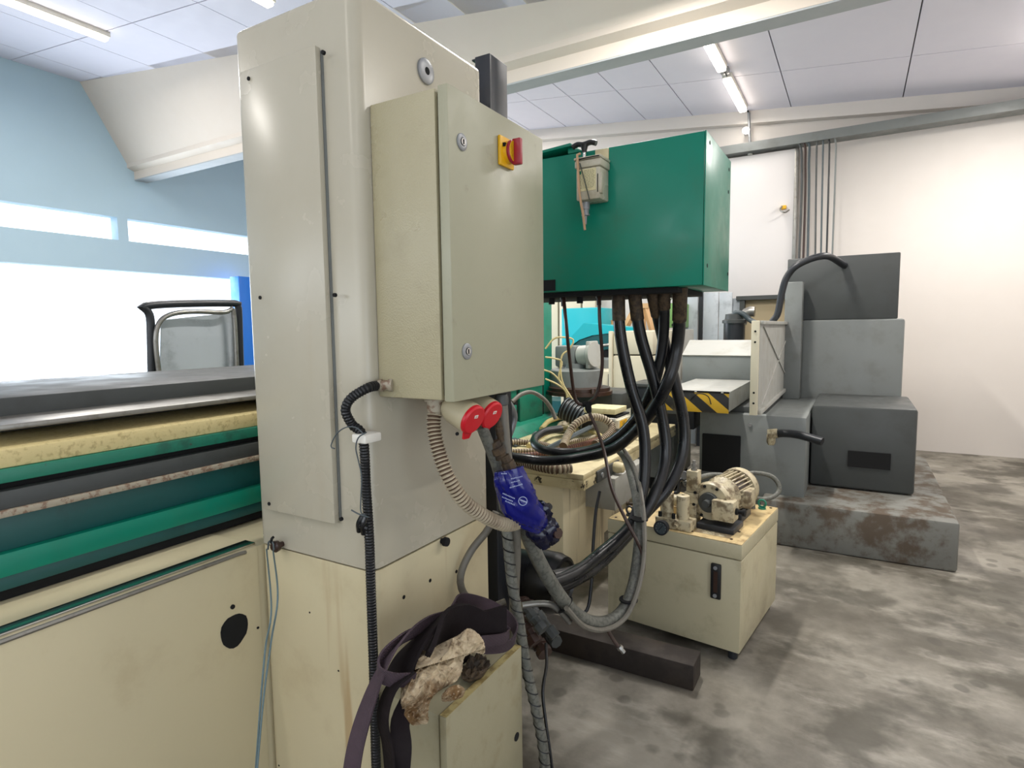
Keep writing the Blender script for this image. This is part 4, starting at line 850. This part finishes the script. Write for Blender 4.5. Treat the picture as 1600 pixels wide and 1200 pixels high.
mb = MB(); bmesh.ops.create_icosphere(mb.bm, subdivisions=4, radius=1)
for v in mb.bm.verts:
    k = 1 + noise.noise(v.co * 2.5) * .3; v.co = V((-1.015, 1.33, LZ + .045)) + V((v.co.x * .075, v.co.y * .13, max(v.co.z, -.95) * .047)) * k
part(mb, 'folded_heap', 'webdark', sg)

# rag: draped, crumpled sheet
rg = thing('oily_rag', 'crumpled oily beige rag lying on the purple sling', 'rag', (-.95, 1.2, LZ))
outline = [(636, 1024), (640, 1016), (652, 1013), (668, 1016), (690, 1004), (715, 992), (732, 981), (748, 990), (757, 1004), (757, 1022), (742, 1021), (726, 1028), (722, 1050), (712, 1066), (690, 1078), (675, 1092), (670, 1110), (669, 1130), (656, 1133), (644, 1134), (631, 1118), (625, 1092), (628, 1066), (632, 1040)]
def inside(x, y, poly):
    r = False; n = len(poly); j = n - 1
    for i in range(n):
        xi, yi = poly[i]; xj, yj = poly[j]
        if (yi > y) != (yj > y) and x < (xj - xi) * (y - yi) / (yj - yi) + xi: r = not r
        j = i
    return r
def edged(x, y, poly):
    d = 1e9; n = len(poly)
    for i in range(n):
        a = V((*poly[i], 0)); b = V((*poly[(i + 1) % n], 0)); p = V((x, y, 0)); ab = b - a
        t = max(0, min(1, (p - a).dot(ab) / ab.dot(ab))); d = min(d, (p - a - ab * t).length)
    return d
def rag_mesh(poly, base, st=1.0):
    poly = [(p.x, p.y) for p in catmull([V((x, y, 0)) for x, y in poly + poly[:1]], 2.0)][:-1]
    mb = MB(); xs_ = [p[0] for p in poly]; ys_ = [p[1] for p in poly]; vv = {}; vb = {}
    nx = int((max(xs_) - min(xs_)) / st) + 1; ny = int((max(ys_) - min(ys_)) / st) + 1
    def dep(x, y):
        e = min(edged(x, y, poly), 14) / 14
        wx = x + 9 * noise.noise(V((x * .03, y * .03, 5))); wy = y + 9 * noise.noise(V((x * .03, y * .03, 9)))
        u = (wx - 690) * .62 - (wy - 1050) * .78; v = (wx - 690) * .78 + (wy - 1050) * .62
        big = noise.noise(V((u * .012, v * .035, 3))) * .030
        r1 = (1 - abs(noise.noise(V((u * .014, v * .085, 7)))) * 2.6); r2 = (1 - abs(noise.noise(V((u * .07, v * .022, 2)))) * 2.6)
        r3 = (1 - abs(noise.noise(V((u * .05, v * .16, 4)))) * 2.4)
        yl = 1046 - .30 * (x - 650); fold = (.022 if y > yl else 0) * math.exp(-max(0, y - yl) / 16.0)
        return base(x, y) + big - max(r1, 0) ** 2 * .013 - max(r2, 0) ** 2 * .008 - max(r3, 0) ** 2 * .004 + fold - math.sqrt(max(0, 1 - (1 - e) ** 2)) * .022 + .022
    for i in range(nx + 1):
        for j in range(ny + 1):
            x = min(xs_) + i * st; y = min(ys_) + j * st
            if inside(x, y, poly):
                vv[i, j] = mb.bm.verts.new(D(x, y, dep(x, y))); vb[i, j] = mb.bm.verts.new(D(x, y, base(x, y) + .034))
    for (i, j) in list(vv):
        ks = [(i, j), (i + 1, j), (i + 1, j + 1), (i, j + 1)]
        if all(k in vv for k in ks):
            mb.bm.faces.new([vv[k] for k in ks]); mb.bm.faces.new([vb[k] for k in ks[::-1]])
    be = [e for e in mb.bm.edges if len(e.link_faces) == 1]; 
    inv = {v: vb[k] for k, v in vv.items()}
    for e in be:
        a, b = e.verts
        if a in inv and b in inv:
            try: mb.bm.faces.new((a, b, inv[b], inv[a]))
            except Exception: pass
    bmesh.ops.delete(mb.bm, geom=[v for v in mb.bm.verts if not v.link_faces], context='VERTS')
    return mb
def rbase(x, y): return 1.372 if y > 1100 else 1.372 + (1100 - y) * .0012
part(rag_mesh(outline, rbase), 'rag_cloth', 'rag', rg)
r2 = [(690, 1085), (700, 1074), (716, 1069), (727, 1078), (722, 1090), (705, 1096), (690, 1096)]
part(rag_mesh(r2, lambda x, y: 1.40), 'rag_corner', 'rag', rg)
br = thing('greasy_wad', 'dark greasy wad of cloth on the low cabinet right of the rag', 'rag', D(745, 1045, 1.5))
mb = MB(); bmesh.ops.create_icosphere(mb.bm, subdivisions=5, radius=1); c = P('z', LZ + .018, 742, 1046)
for v in mb.bm.verts:
    k = 1 + noise.noise(v.co * 2.5) * .35 + noise.noise(v.co * 7) * .15; v.co = c + V((v.co.x * .03, v.co.y * .05, max(v.co.z * .026 * k, -.016))) * (1 if v.co.z < 0 else k)
part(mb, 'wad_folds', 'hose_end', br)

# ------------------------------------------------------------------ timber beam on the floor
tbm = MB(Matrix.Translation((-.89, 2.44, 0)) @ Matrix.Rotation(math.radians(.5), 4, 'Z'))
tbm.box((-.47, -.008, .001), (.345, .13, .115), .006)
solo(tbm, 'timber_beam', 'wood', 'dark oily timber beam lying on the floor before the tank', 'timber')

# ------------------------------------------------------------------ hydraulic tank with pump
TR = Matrix.Translation((-.413, 2.752, 0)) @ Matrix.Rotation(math.radians(-6.7), 4, 'Z')   # local: origin at near right corner, x leftwards negative
HT = .565; TW = .675; TDp = .68
tk = thing('hydraulic_tank', 'beige oily hydraulic tank with a sight gauge, right foreground', 'hydraulic tank', TR @ V((-TW / 2, TDp / 2, 0)))
def TM(): return MB(TR)
part(TM().box((-TW, 0, .045), (0, TDp, HT - .079), .004), 'tank_body', 'tank', tk)
part(TM().box((-TW - .002, -.002, HT - .073), (.002, TDp + .002, HT - .004), .004), 'tank_cover', 'tank', tk)
part(TM().box((-TW, 0, HT - .0038), (0, TDp, HT), .0015), 'top_sheet', 'tank_top', tk)
for x, y in ((-.04, .04), (-TW + .04, .04), (-.04, TDp - .04), (-TW + .04, TDp - .04)): part(TM().cyl((x, y, 0), (x, y, .046), .022, 12), 'foot', 'black_metal', tk)
# sight gauge
sgx = -.11; gz0, gz1 = .285, .455
gp = part(TM().box((sgx - .024, -.018, gz0), (sgx + .024, -.001, gz1), .007), 'sight_gauge', 'black', tk)
part(TM().box((sgx - .008, -.0195, gz0 + .035), (sgx + .010, -.0182, gz1 - .035)), 'gauge_window', 'brown_tube', gp)
for z in (gz0 + .018, gz1 - .018): part(TM().cyl((sgx, -.018, z), (sgx, -.023, z), .009, 12), 'bolt', 'galv', gp)
# nameplate, screws
npl = part(TM().box((-.24, .05, HT + .0004), (-.07, .16, HT + .0018), .0006), 'name_plate', 'pump', tk)
mb = TM()
for r in range(5):
    x = -.215
    while x < -.10: l = random.uniform(.008, .024); mb.box((x, .07 + r * .017, HT + .0018), (x + l, .074 + r * .017, HT + .0022)); x += l + .006
part(mb, 'plate_print', 'ink', npl, kind='stuff')
for x, y in ((-.245, .045), (-.06, .045), (-.06, .17), (-.245, .17), (-.03, TDp - .03), (-TW + .03, .03)): part(TM().cyl((x, y, HT), (x, y, HT + .003), .007, 8), 'screw', 'brown_tube', tk)
part(TM().lathe((-.16, TDp - .17, HT), (0, 0, 1), [(0, .034), (.022, .034), (.026, .030)], 20), 'filler_cap', 'black', tk, 'black filler cap')
def eyebolt(p, mat):
    mb = TM(); mb.lathe(p, (0, 0, 1), [(0, .02), (.008, .02)], 12); c = V(p) + V((0, 0, .03))
    mb.tube([c + V((math.cos(k * math.pi / 6) * .019, 0, math.sin(k * math.pi / 6) * .019)) for k in range(13)], .006, 8, .006); return part(mb, 'eyebolt', mat, tk)
eyebolt((-.065, TDp - .07, HT), 'green_worn'); eyebolt((-TW + .075, .10, HT), 'black_metal')

# pump unit on the tank (its own thing)
TRP = TR @ Matrix.Translation((.055, 0, 0))
def TM(): return MB(TRP)
pu = thing('pump_unit', 'grimy cream motor pump unit mounted on top of the tank', 'pump', TR @ V((-.3, .3, HT)))
# motor: axis along local y (away to the back right)
axm = V((.10, 1, 0)).normalized(); mcx, mcz = -.255, HT + .122
ms = V((mcx, .22, mcz))
part(TM().lathe(ms + axm * -.05, axm, [(0, .09), (.012, .098), (.03, .098), (.032, .085)], 32), 'bolted_flange', 'pump', pu)
for k in range(8): 
    an = k * math.pi / 4 + .3; c = ms + axm * -.052 + V((math.cos(an) * .080, 0, math.sin(an) * .080)); part(TM().cyl(c, c - axm * .006, .0075, 8), 'bolt', 'void', pu)
part(TM().lathe(ms + axm * -.052, -axm, [(0, .05), (.02, .048), (.022, .02), (.05, .018)], 20), 'shaft_cover', 'grey_dark', pu)
part(TM().lathe(ms + axm * -.018, axm, [(0, .075), (.06, .07), (.1, .085), (.12, .098)], 32), 'bell_housing', 'pump', pu)
mot = part(TM().lathe(ms + axm * .10, axm, [(0, .082), (.17, .082)], 32), 'motor_body', 'brown_tube', pu)
mb = TM(); per = V((axm.y, -axm.x, 0))
for k in range(30):
    an = k * 2 * math.pi / 30; d = per * math.cos(an) + V((0, 0, 1)) * math.sin(an); s_ = axm.cross(d); p0 = ms + axm * .10 + d * .080
    mb.prism([p0 - s_ * .003, p0 + s_ * .003, p0 + s_ * .003 + d * .02, p0 - s_ * .003 + d * .02], axm * .17)
part(mb, 'cooling_fins', 'pump', pu)
part(TM().lathe(ms + axm * .27, axm, [(0, .104), (.055, .106), (.075, .098), (.08, .06), (.08, .001)], 32), 'fan_cowl', 'pump', pu)
part(TM().box((mcx + .085, .34, mcz - .055), (mcx + .145, .44, mcz + .035), .006), 'terminal_box', 'pump', pu)
for s_ in (-1, 1): part(TM().box((mcx + .02 + s_ * .075 - .02, .30, HT + .001), (mcx + .02 + s_ * .075 + .02, .47, HT + .045), .004), 'motor_foot', 'black_metal', pu)
# valve tower
vt = V((-.345, .20, HT))
part(TM().box(vt + V((-.045, -.035, .10)), vt + V((.03, .04, .155)), .006), 'valve_base', 'pump', pu)
part(TM().box(vt + V((-.035, -.028, .156)), vt + V((.022, .03, .265)), .004), 'valve_block', 'pump', pu)
part(TM().lathe(vt + V((-.006, 0, .265)), (0, 0, 1), [(0, .017), (.012, .017), (.013, .011), (.022, .011), (.023, .014), (.034, .014), (.035, .009), (.05, .009)], 8), 'adjusting_screw', 'steel', pu)
part(TM().box(vt + V((-.05, -.03, 0)), vt + V((.02, .04, .10)), .004), 'pump_body', 'pump', pu)
part(TM().lathe(vt + V((-.075, -.02, .10)), (-1, -.1, 0), [(0, .03), (.03, .03), (.032, .02), (.05, .02)], 10), 'side_port', 'pump', pu)
part(TM().tube([vt + V((-.05, 0, .21)), vt + V((-.08, 0, .20)), vt + V((-.085, 0, .14)), vt + V((-.11, 0, .13))], .009, 8, .01), 'elbow_pipe', 'black_metal', pu)
part(TM().lathe(vt + V((-.05, -.01, .235)), (0, -1, 0), [(0, .022), (.01, .022)], 12), 'small_dial', 'galv', pu)
# manifold with two cylinders
mf = V((-.40, .065, HT))
part(TM().box(mf + V((-.08, -.045, .001)), mf + V((.10, .045, .05)), .004), 'manifold_block', 'pump', pu)
for dx in (-.035, .045): part(TM().lathe(mf + V((dx, 0, .05)), (0, 0, 1), [(0, .031), (.115, .031), (.118, .026), (.118, .008), (.124, .007)], 20), 'filter_cylinder', 'pump', pu)
for dx in (-.06, .01): part(TM().cyl(mf + V((dx, -.03, .05)), mf + V((dx, -.03, .075)), .009, 6), 'bolt', 'void', pu)
part(TM().lathe(mf + V((.03, -.045, .025)), (0, -1, 0), [(0, .014), (.006, .014), (.007, .009), (.016, .009)], 6), 'plug', 'pump', pu)
part(TM().box((-.235, .12, HT + .05), (-.13, .21, HT + .15), .006), 'relief_block', 'pump', pu)
part(TM().lathe((-.13, .16, HT + .10), (1, 0, 0), [(0, .016), (.01, .016), (.012, .01), (.03, .01), (.032, .018), (.045, .018)], 10), 'adjusting_knob', 'void', pu)
part(TM().box((-.30, .10, HT + .001), (-.12, .26, HT + .03), .004), 'mount_plate', 'black_metal', pu)
part(TM().box((-.53, .2, HT + .001), (-.43, .3, HT + .06), .004), 'side_block', 'tank_top', pu)
# gauge
gc = V((-.43, -.012, HT + .012)); gg = thing('pressure_gauge', 'round dark pressure gauge with needle on the tank front edge', 'gauge', TR @ gc)
part(TM().lathe(gc + V((0, .012, 0)), (0, -1, 0), [(0, .034), (.026, .036), (.030, .036), (.031, .031), (.027, .030)], 28, False), 'gauge_case', 'black_metal', gg)
dl = part(TM().cyl(gc + V((0, -.008, 0)), gc + V((0, -.0145, 0)), .0305, 24), 'dial', 'duct', gg)
part(TM().tube([gc + V((-.010, -.0155, -.012)), gc + V((.010, -.0155, .014))], .0013, 6, .005), 'needle', 'void', gg)
for k in range(9):
    an = math.radians(225 - k * 33.75); c = gc + V((math.cos(an) * .024, -.0146, math.sin(an) * .024)); part(TM().box(c - V((.001, .0003, .001)), c + V((.001, 0, .001))), 'tick', 'white', dl)
part(TM().tube([gc + V((0, .01, 0)), gc + V((0, .03, .01)), gc + V((0, .05, .02))], .007, 8, .008), 'stem', 'steel', gg)
# valve at left rear of the tank top
def TM(): return MB(TR)
vl = thing('brass_valve', 'small dirty tap valve on the left end of the tank top', 'valve', TR @ V((-.63, .2, HT)))
vc = V((-.60, .17, HT))
part(TM().lathe(vc, (0, 0, 1), [(0, .016), (.04, .016), (.041, .011), (.06, .011), (.061, .014), (.08, .012), (.082, .006), (.095, .006)], 12), 'valve_body', 'pump', vl)
part(TM().lathe(vc + V((-.05, 0, .04)), (1, 0, 0), [(0, .015), (.015, .015), (.016, .009), (.085, .009), (.086, .015), (.1, .015)], 10), 'cross_pipe', 'hose_end', vl)
# grey hose loop at the motor
lp = thing('grey_hose', 'grey hose looping out right from the pump motor', 'hose', TR @ V((-.1, .5, HT)))
part(MB().tube([D(1068, 756, 3.0), D(1088, 748, 3.02), D(1112, 742, 3.08), D(1140, 745, 3.15), D(1158, 760, 3.2), D(1172, 775, 3.26), D(1195, 780, 3.32), D(1214, 772, 3.36), D(1217, 758, 3.38), D(1205, 744, 3.4), D(1180, 739, 3.4), D(1155, 742, 3.38)], .013, 10), 'hose_tube', 'braid', lp)
part(MB().tube([D(1155, 752, 3.2), D(1168, 768, 3.2), D(1175, 785, 3.2), D(1177, 803, 3.2)], .014, 10), 'hose_tail', 'braid', lp)

# ------------------------------------------------------------------ grey grinder at the right
XG = -.58
gr = thing('surface_grinder', 'grey surface grinder with hazard striped table end, right background', 'grinding machine', (-.6, 5.2, 0))
bo = part(MB().box((-1.02, 4.62, .15), (-.28, 6.2, .90), .012), 'machine_base', 'grey', gr)
a = P('y', 4.62, 1097, 735); b = P('y', 4.62, 1158, 681); 
part(MB().box((a.x, 4.60, a.z), (b.x, 4.619, b.z), .008), 'dark_opening', 'void', gr)
part(MB().box((-.55, 4.45, 0), (.6, 6.6, .32), .02), 'muddy_plinth', 'mud', gr)
part(MB().box((-1.1, 4.75, 0), (-.4, 6.0, .15), .01), 'plinth', 'grey_dark', gr)
ta_, tb_ = P('y', 4.25, 1060, 610), P('y', 4.25, 1138, 646)
tl = part(MB().box((ta_.x - .12, 4.25, tb_.z + .005), (tb_.x, 5.3, ta_.z), .006), 'work_table', 'grey_light', gr)
part(MB().box((ta_.x - .12, 4.235, tb_.z), (tb_.x + .003, 4.249, ta_.z - .008), .002), 'hazard_plate', 'hazard', gr, 'yellow and black striped end plate')
part(MB().box((ta_.x - .12, 4.232, ta_.z - .008), (tb_.x + .005, 4.25, ta_.z + .004)), 'rubber_edge', 'void', gr)
for k in (0, .12, .3): part(MB().box((ta_.x + k, 4.226, ta_.z - .004), (ta_.x + k + .015, 4.232, ta_.z + .002)), 'clip', 'white', gr)
part(MB().tube([P('y', 4.24, 1078, 626), P('y', 4.22, 1090, 615), P('y', 4.22, 1106, 619), P('y', 4.23, 1111, 632)], .004, 6), 'hanging_wire', 'black', gr)
part(MB().box((-1.0, 4.7, .88), (-.56, 5.9, ta_.z - .15), .01), 'saddle', 'grey_dark', gr)
# guard trough across the back
zt1 = P('y', 5.5, 1120, 535).z; zt2 = P('y', 5.3, 1120, 557).z; zt3 = P('y', 5.3, 1120, 603).z
xl = P('y', 5.3, 1065, 580).x
part(MB().box((xl, 5.32, zt3), (XG - .03, 5.4, zt2), .006), 'back_guard', 'grey', gr)
part(MB().hexa([(xl, 5.32, zt2), (XG - .03, 5.32, zt2), (XG - .03, 5.6, zt1), (xl, 5.6, zt1), (xl, 5.31, zt2 + .01), (XG - .03, 5.31, zt2 + .01), (XG - .03, 5.58, zt1 + .02), (xl, 5.58, zt1 + .02)]), 'guard_top', 'grey_light', gr)
# side guard sheet (faces +x) with folded near edge
g1 = P('y', 4.17, 1183, 501); z_t = g1.z; z_b = P('y', 4.17, 1178, 648).z; xg = g1.x
zbf = P('x', xg, 1228, 612)
gs = part(MB().prism([(xg, 4.17, z_b), (xg, 6.3, z_b), (xg, 6.6, z_t), (xg, 4.17, z_t)], (.02, 0, 0)), 'side_guard', 'grey_light', gr, 'pale sheet metal splash guard')
part(MB().box((xg - .03, 4.14, z_b), (xg + .018, 4.169, z_t), .003), 'folded_edge', 'cream_plain', gr)
part(MB().box((xg + .02, 4.17, z_b), (xg + .04, 6.3, z_b + .03), .003).box((xg + .02, 4.17, z_t - .025), (xg + .04, 6.6, z_t), .003).box((xg + .02, 5.9, z_b), (xg + .03, 5.95, z_t)), 'guard_frame', 'grey_light', gr)
d0, d1 = V((xg + .021, 4.3, z_b + .05)), V((xg + .021, 6.2, z_t - .04)); part(MB().prism([d0, d0 + V((0, .05, 0)), d1 + V((0, .05, 0)), d1], (.008, 0, 0)).prism([V((xg + .021, 4.3, z_t - .04)), V((xg + .021, 4.35, z_t - .04)), V((xg + .021, 6.2, z_b + .05)), V((xg + .021, 6.15, z_b + .05))], (.008, 0, 0)), 'cross_crease', 'grey_light', gr)
for z in (z_t - .07, z_t - .14, z_b + .08, z_b + .15): part(MB().cyl((xg - .005, 4.14, z), (xg - .005, 4.136, z), .007, 8), 'screw', 'void', gr)
# column and head, continuing to the right
part(MB().box((-.42, 5.9, .3), (.35, 7.0, 1.60), .02), 'machine_column', 'grey', gr)
a = P('y', 5.85, 1229, 442); part(MB().box((a.x, 5.75, .9), (a.x + .14, 5.9, a.z), .01), 'column_cover', 'grey', gr)
a = P('y', 5.95, 1231, 405); part(MB().box((a.x, 5.95, 1.6), (.30, 6.9, a.z), .01), 'wheel_head', 'grey_dark', gr)
part(MB().box((-.27, 5.0, .33), (.4, 5.89, .95), .02), 'control_stand', 'grey_dark', gr)
part(MB().box((-.02, 4.985, .5), (.25, 4.999, .62)), 'vent_opening', 'void', gr)
sc_ = P('y', 4.62, 1172, 664); part(MB().cyl((sc_.x, 4.62, sc_.z), (sc_.x, 4.61, sc_.z), .014, 10), 'screw', 'galv', gr)
hc = thing('drain_elbow', 'dark hose with beige elbow fitting on the grinder base', 'hose', P('y', 4.5, 1200, 680))
a = P('y', 4.55, 1203, 679)
part(MB().tube([a, P('y', 4.5, 1225, 677), P('y', 4.45, 1250, 680), P('y', 4.4, 1285, 690)], .028, 10), 'hose_tube', 'black_metal', hc)
part(MB().lathe(P('y', 4.53, 1205, 680), (0, 0, -1), [(0, .03), (.05, .03), (.07, .02)], 12).cyl(P('y', 4.52, 1200, 678), P('y', 4.52, 1215, 677), .034, 12), 'elbow', 'pump', hc)
kc = thing('thick_cable', 'thick dark cable arching from top right down behind the splash guard', 'cable', P('y', 5.4, 1212, 500))
part(MB().tube([P('y', 5.5, 1206, 503), P('y', 5.5, 1215, 490), P('y', 5.5, 1221, 460), P('y', 5.5, 1230, 432), P('y', 5.5, 1250, 412), P('y', 5.6, 1290, 400), P('y', 5.95, 1320, 415)], .028, 10), 'cable', 'black_metal', kc)
# filter canister behind the guard
fc = thing('filter_canister', 'black filter canister with pipe elbows behind the grinder guard', 'filter', P('y', 6.3, 1146, 535))
a = P('y', 6.3, 1147, 505); b = P('y', 6.3, 1147, 560)
part(MB().lathe((a.x, a.y, b.z - .4), (0, 0, 1), [(0, .10), (a.z - b.z + .4, .10)], 24), 'canister_body', 'black_metal', fc)
part(MB().lathe((a.x, a.y, a.z), (0, 0, 1), [(0, .115), (.03, .115), (.04, .09), (.09, .085), (.1, .03)], 24), 'canister_cap', 'grey_dark', fc)
part(MB().tube([P('y', 6.25, 1143, 530), P('y', 6.25, 1144, 500), P('y', 6.25, 1149, 489), P('y', 6.25, 1160, 490), P('y', 6.25, 1172, 500), P('y', 6.2, 1184, 506)], .026, 10), 'hose', 'duct', fc)
part(MB().tube([P('y', 6.6, 1158, 505), P('y', 6.6, 1164, 492), P('y', 6.6, 1172, 487), P('y', 6.6, 1181, 487)], .055, 14, .04), 'pipe_elbow', 'steel', fc)
part(MB().box((a.x - .05, 6.2, .0), (a.x + .6, 6.5, b.z - .4)), 'stand', 'grey_dark', fc)

# ------------------------------------------------------------------ far background between machines
pt = thing('plastic_partition', 'hazy grey sheet partition standing left of the sliding panel', 'partition', P('y', 7.8, 1105, 540))
for x0_, x1_ in ((1068, 1090), (1098, 1122), (1123, 1143)):
    l_, h_ = pbox(7.8, x0_, x1_, 457, 560, .03); part(MB().box((l_[0], 7.8, 0.02), (h_[0], 7.83, h_[2]), .004), 'sheet_panel', 'glassy', pt)
l_, h_ = pbox(7.78, 1091, 1097, 457, 560, .06); part(MB().box((l_[0], 7.78, 0), (h_[0], 7.84, h_[2] + .02)), 'dark_post', 'black_metal', pt)
l_, h_ = pbox(7.9, 1143, 1162, 466, 560, .05); wp = thing('wood_partition', 'low plywood partition with dark metal rim below the sliding panel', 'partition', l_)
part(MB().box((l_[0], 7.9, 0), (h_[0], 7.94, h_[2])), 'grey_sheet', 'glassy', wp)
l2, h2 = pbox(7.95, 1164, 1236, 468, 560, .05); part(MB().box((l2[0], 7.95, 0), (h2[0] + .8, 7.99, h2[2])), 'plywood_sheet', 'ply', wp)
part(MB().box((l2[0] - .1, 7.86, h2[2]), (h2[0] + .8, 8.0, h2[2] + .05)).box((l2[0] - .06, 7.88, 0), (l2[0], 7.96, h2[2])), 'metal_rim', 'grey_dark', wp)
lk_ = thing('green_locker', 'small olive green steel cabinet far back between the black hoses', 'locker', P('y', 7.4, 1053, 512))
l_, h_ = pbox(7.4, 1044, 1064, 474, 512, .4); part(MB().box(l_, h_, .01), 'locker_body', 'locker', lk_)
part(MB().tube([P('y', 7.5, 1046, 474), P('y', 7.5, 1048, 467), P('y', 7.5, 1058, 466), P('y', 7.5, 1062, 470)], .012, 6), 'bent_pipe', 'steel', lk_)
part(MB().box((l_[0] + .05, 7.38, l_[2] + .02), (l_[0] + .1, 7.40, l_[2] + .05)), 'latch', 'void', lk_)
# off-white machine cabinets
oc = thing('white_machine_cabinet', 'off-white machine cabinet with horizontal seam behind the black hoses', 'machine cabinet', (-1.9, 6.4, 0))
CXA = P('y', 5.9, 958, 560).x; CXB = P('y', 5.9, 1020, 560).x; CZS = P('y', 5.9, 990, 555).z; CZT = P('y', 5.9, 990, 517).z
part(MB().box((CXA, 5.9, CZS + .006), (CXB, 7.2, CZT), .012), 'upper_cabinet', 'cream_plain', oc)
part(MB().box((CXA, 5.9, .1), (CXB, 7.2, CZS - .006), .012), 'lower_cabinet', 'cream_plain', oc)
part(MB().box((CXA + .02, 5.95, CZS - .006), (CXB - .02, 7.15, CZS + .006)), 'seam_strip', 'void', oc)
part(MB().box((CXA - .045, 5.88, .1), (CXA - .006, 5.93, CZT), .006), 'corner_post', 'cream_plain', oc)
part(MB().box((CXA, 5.95, 0), (CXB, 7.1, .1)), 'plinth', 'grey_dark', oc)
l_, h_ = pbox(6.6, 1030, 1064, 515, 560, .4); part(MB().box((CXB + .002, 6.6, .8), (h_[0], 7.2, h_[2]), .01), 'side_cabinet', 'grey_light', oc)
bb = thing('black_base_unit', 'low black machine unit with yellow warning triangles behind the hoses', 'machine unit', P('y', 5.25, 1030, 660))
l_, h_ = pbox(5.25, 985, 1085, 606, 668, .5); part(MB().box((l_[0], 5.25, l_[2]), (h_[0], 5.7, h_[2]), .01), 'unit_body', 'black_metal', bb)
part(MB().box((P('y', 5.6, 1000, 700).x, 5.45, .12), (P('y', 5.6, 1060, 700).x, 6.1, l_[2] + .01), .01), 'grey_pedestal', 'grey', bb)
part(MB().box((P('y', 5.6, 1003, 700).x, 5.5, 0), (P('y', 5.6, 1057, 700).x, 6.05, .12)), 'black_plinth', 'void', bb)
part(MB().box((l_[0] - .02, 5.24, h_[2]), (h_[0], 5.72, h_[2] + .03), .005), 'unit_top', 'grey_dark', bb)
for px in (1025, 1049): 
    c = P('y', 5.245, px, 624); part(MB().prism([(c.x - .07, 5.248, c.z - .05), (c.x + .07, 5.248, c.z - .05), (c.x, 5.248, c.z + .07)], (0, -.003, 0)), 'warning_triangle', 'yellow', bb)
c = P('y', 5.245, 1048, 643); part(MB().box((c.x - .06, 5.244, c.z - .02), (c.x + .06, 5.249, c.z + .025)), 'info_plate', 'grey_dark', bb)
# pale low cabinet and teal machine
l_, h_ = pbox(6.3, 925, 957, 580, 660, .6); lw = thing('pale_low_cabinet', 'pale low cabinet behind the rotary table', 'cabinet', (l_[0], 6.3, 0))
part(MB().box((l_[0] - .4, 6.3, 0), (h_[0] + .01, 6.9, h_[2]), .01), 'cabinet_body', 'cream_plain', lw)
part(MB().box((h_[0] - .05, 6.29, .1), (h_[0] - .03, 6.3, h_[2] - .03)), 'door_gap', 'void', lw)
te = thing('teal_machine', 'bright turquoise machine with sweeping curved cover far behind', 'machine', P('y', 7.2, 910, 600))
YT = 7.2
l_, h_ = pbox(YT + .4, 877, 934, 481, 560, .7); part(MB().box((l_[0], YT + .4, 0), (h_[0], YT + 1.1, h_[2]), .02), 'tall_housing', 'teal', te)
poly = [(892, 527), (912, 505), (990, 512), (990, 520), (957, 520), (925, 524), (905, 531), (890, 542), (877, 556), (877, 540)]
part(MB().prism([P('y', YT, x, y) for x, y in poly], (0, .45, 0)), 'curved_cover', 'teal', te)
poly = [(880, 556), (905, 532), (930, 523), (956, 521), (956, 545), (935, 548), (912, 556), (895, 562)]
part(MB().prism([P('y', YT + .02, x, y) for x, y in poly], (0, .4, 0)), 'inner_cover', 'teal_dark', te)
part(MB().prism([P('y', YT - .02, x, y) for x, y in ((878, 565), (956, 545), (956, 582), (878, 582))], (0, .4, 0)), 'dark_bed', 'void', te)
part(MB().tube([P('y', YT - .08, 880, 575), P('y', YT - .08, 900, 556), P('y', YT - .08, 925, 543), P('y', YT - .08, 956, 538)], .02, 8), 'guide_tube', 'steel', te)
part(MB().box((l_[0] - .5, YT + .5, 0), (l_[0] + .5, YT + 1.0, .5)), 'machine_foot', 'teal_dark', te)
hw = thing('hand_wheel', 'pale round hand wheel by the turquoise machine', 'hand wheel', P('y', 6.7, 921, 565))
c = P('y', 6.7, 921, 567)
part(MB().tube([c + V((math.cos(k * math.pi / 12) * .13, 0, math.sin(k * math.pi / 12) * .13)) for k in range(25)], .024, 10, .02), 'wheel_rim', 'grey_light', hw)
part(MB().lathe(c + V((0, -.02, 0)), (0, 1, 0), [(0, .04), (.05, .04)], 16), 'wheel_hub', 'grey_dark', hw)
for k in range(5): an = k * 2 * math.pi / 5; part(MB().tube([c, c + V((math.cos(an) * .12, 0, math.sin(an) * .12))], .014, 6), 'wheel_spoke', 'grey_light', hw)
part(MB().box(c + V((-.1, .04, -.5)), c + V((.35, .4, .05)), .02), 'gear_case', 'grey', hw)
# cream wall cladding and pine trestle
wc = thing('cream_wall_cladding', 'cream wall cladding sheets behind the turquoise machine', 'wall cladding', (P('y', 8.5, 900, 500).x, 8.6, 0))
for x0_, x1_ in ((820, 845), (846, 870), (871, 906), (907, 929)):
    a = P('y', 8.5, x0_, 500).x; b = P('y', 8.5, x1_, 500).x; part(MB().box((a + .01, 8.55, 0), (b - .01, 8.6, 2.7), .004), 'cladding_sheet', 'cream_plain', wc)
ts = thing('pine_trestle', 'pale pine A-frame trestle against the white back wall', 'trestle', P('y', 8.1, 995, 515))
part(MB().box(P('y', 8.1, 990, 482), P('y', 8.2, 1016, 474)), 'cross_beam', 'pine', ts)
for a_, b_ in (((993, 482), (973, 520)), ((1003, 478), (1005, 530)), ((1010, 482), (1021, 520))):
    a = P('y', 8.15, *a_); b = P('y', 8.1, *b_); b = V((b.x, b.y, 0)) if False else b + (b - a) * 1.2
    part(MB().tube([a, b], .05, 4), 'trestle_leg', 'pine', ts)
part(MB().box(P('y', 8.1, 951, 522), P('y', 8.2, 960, 500)), 'pine_block', 'pine', ts)
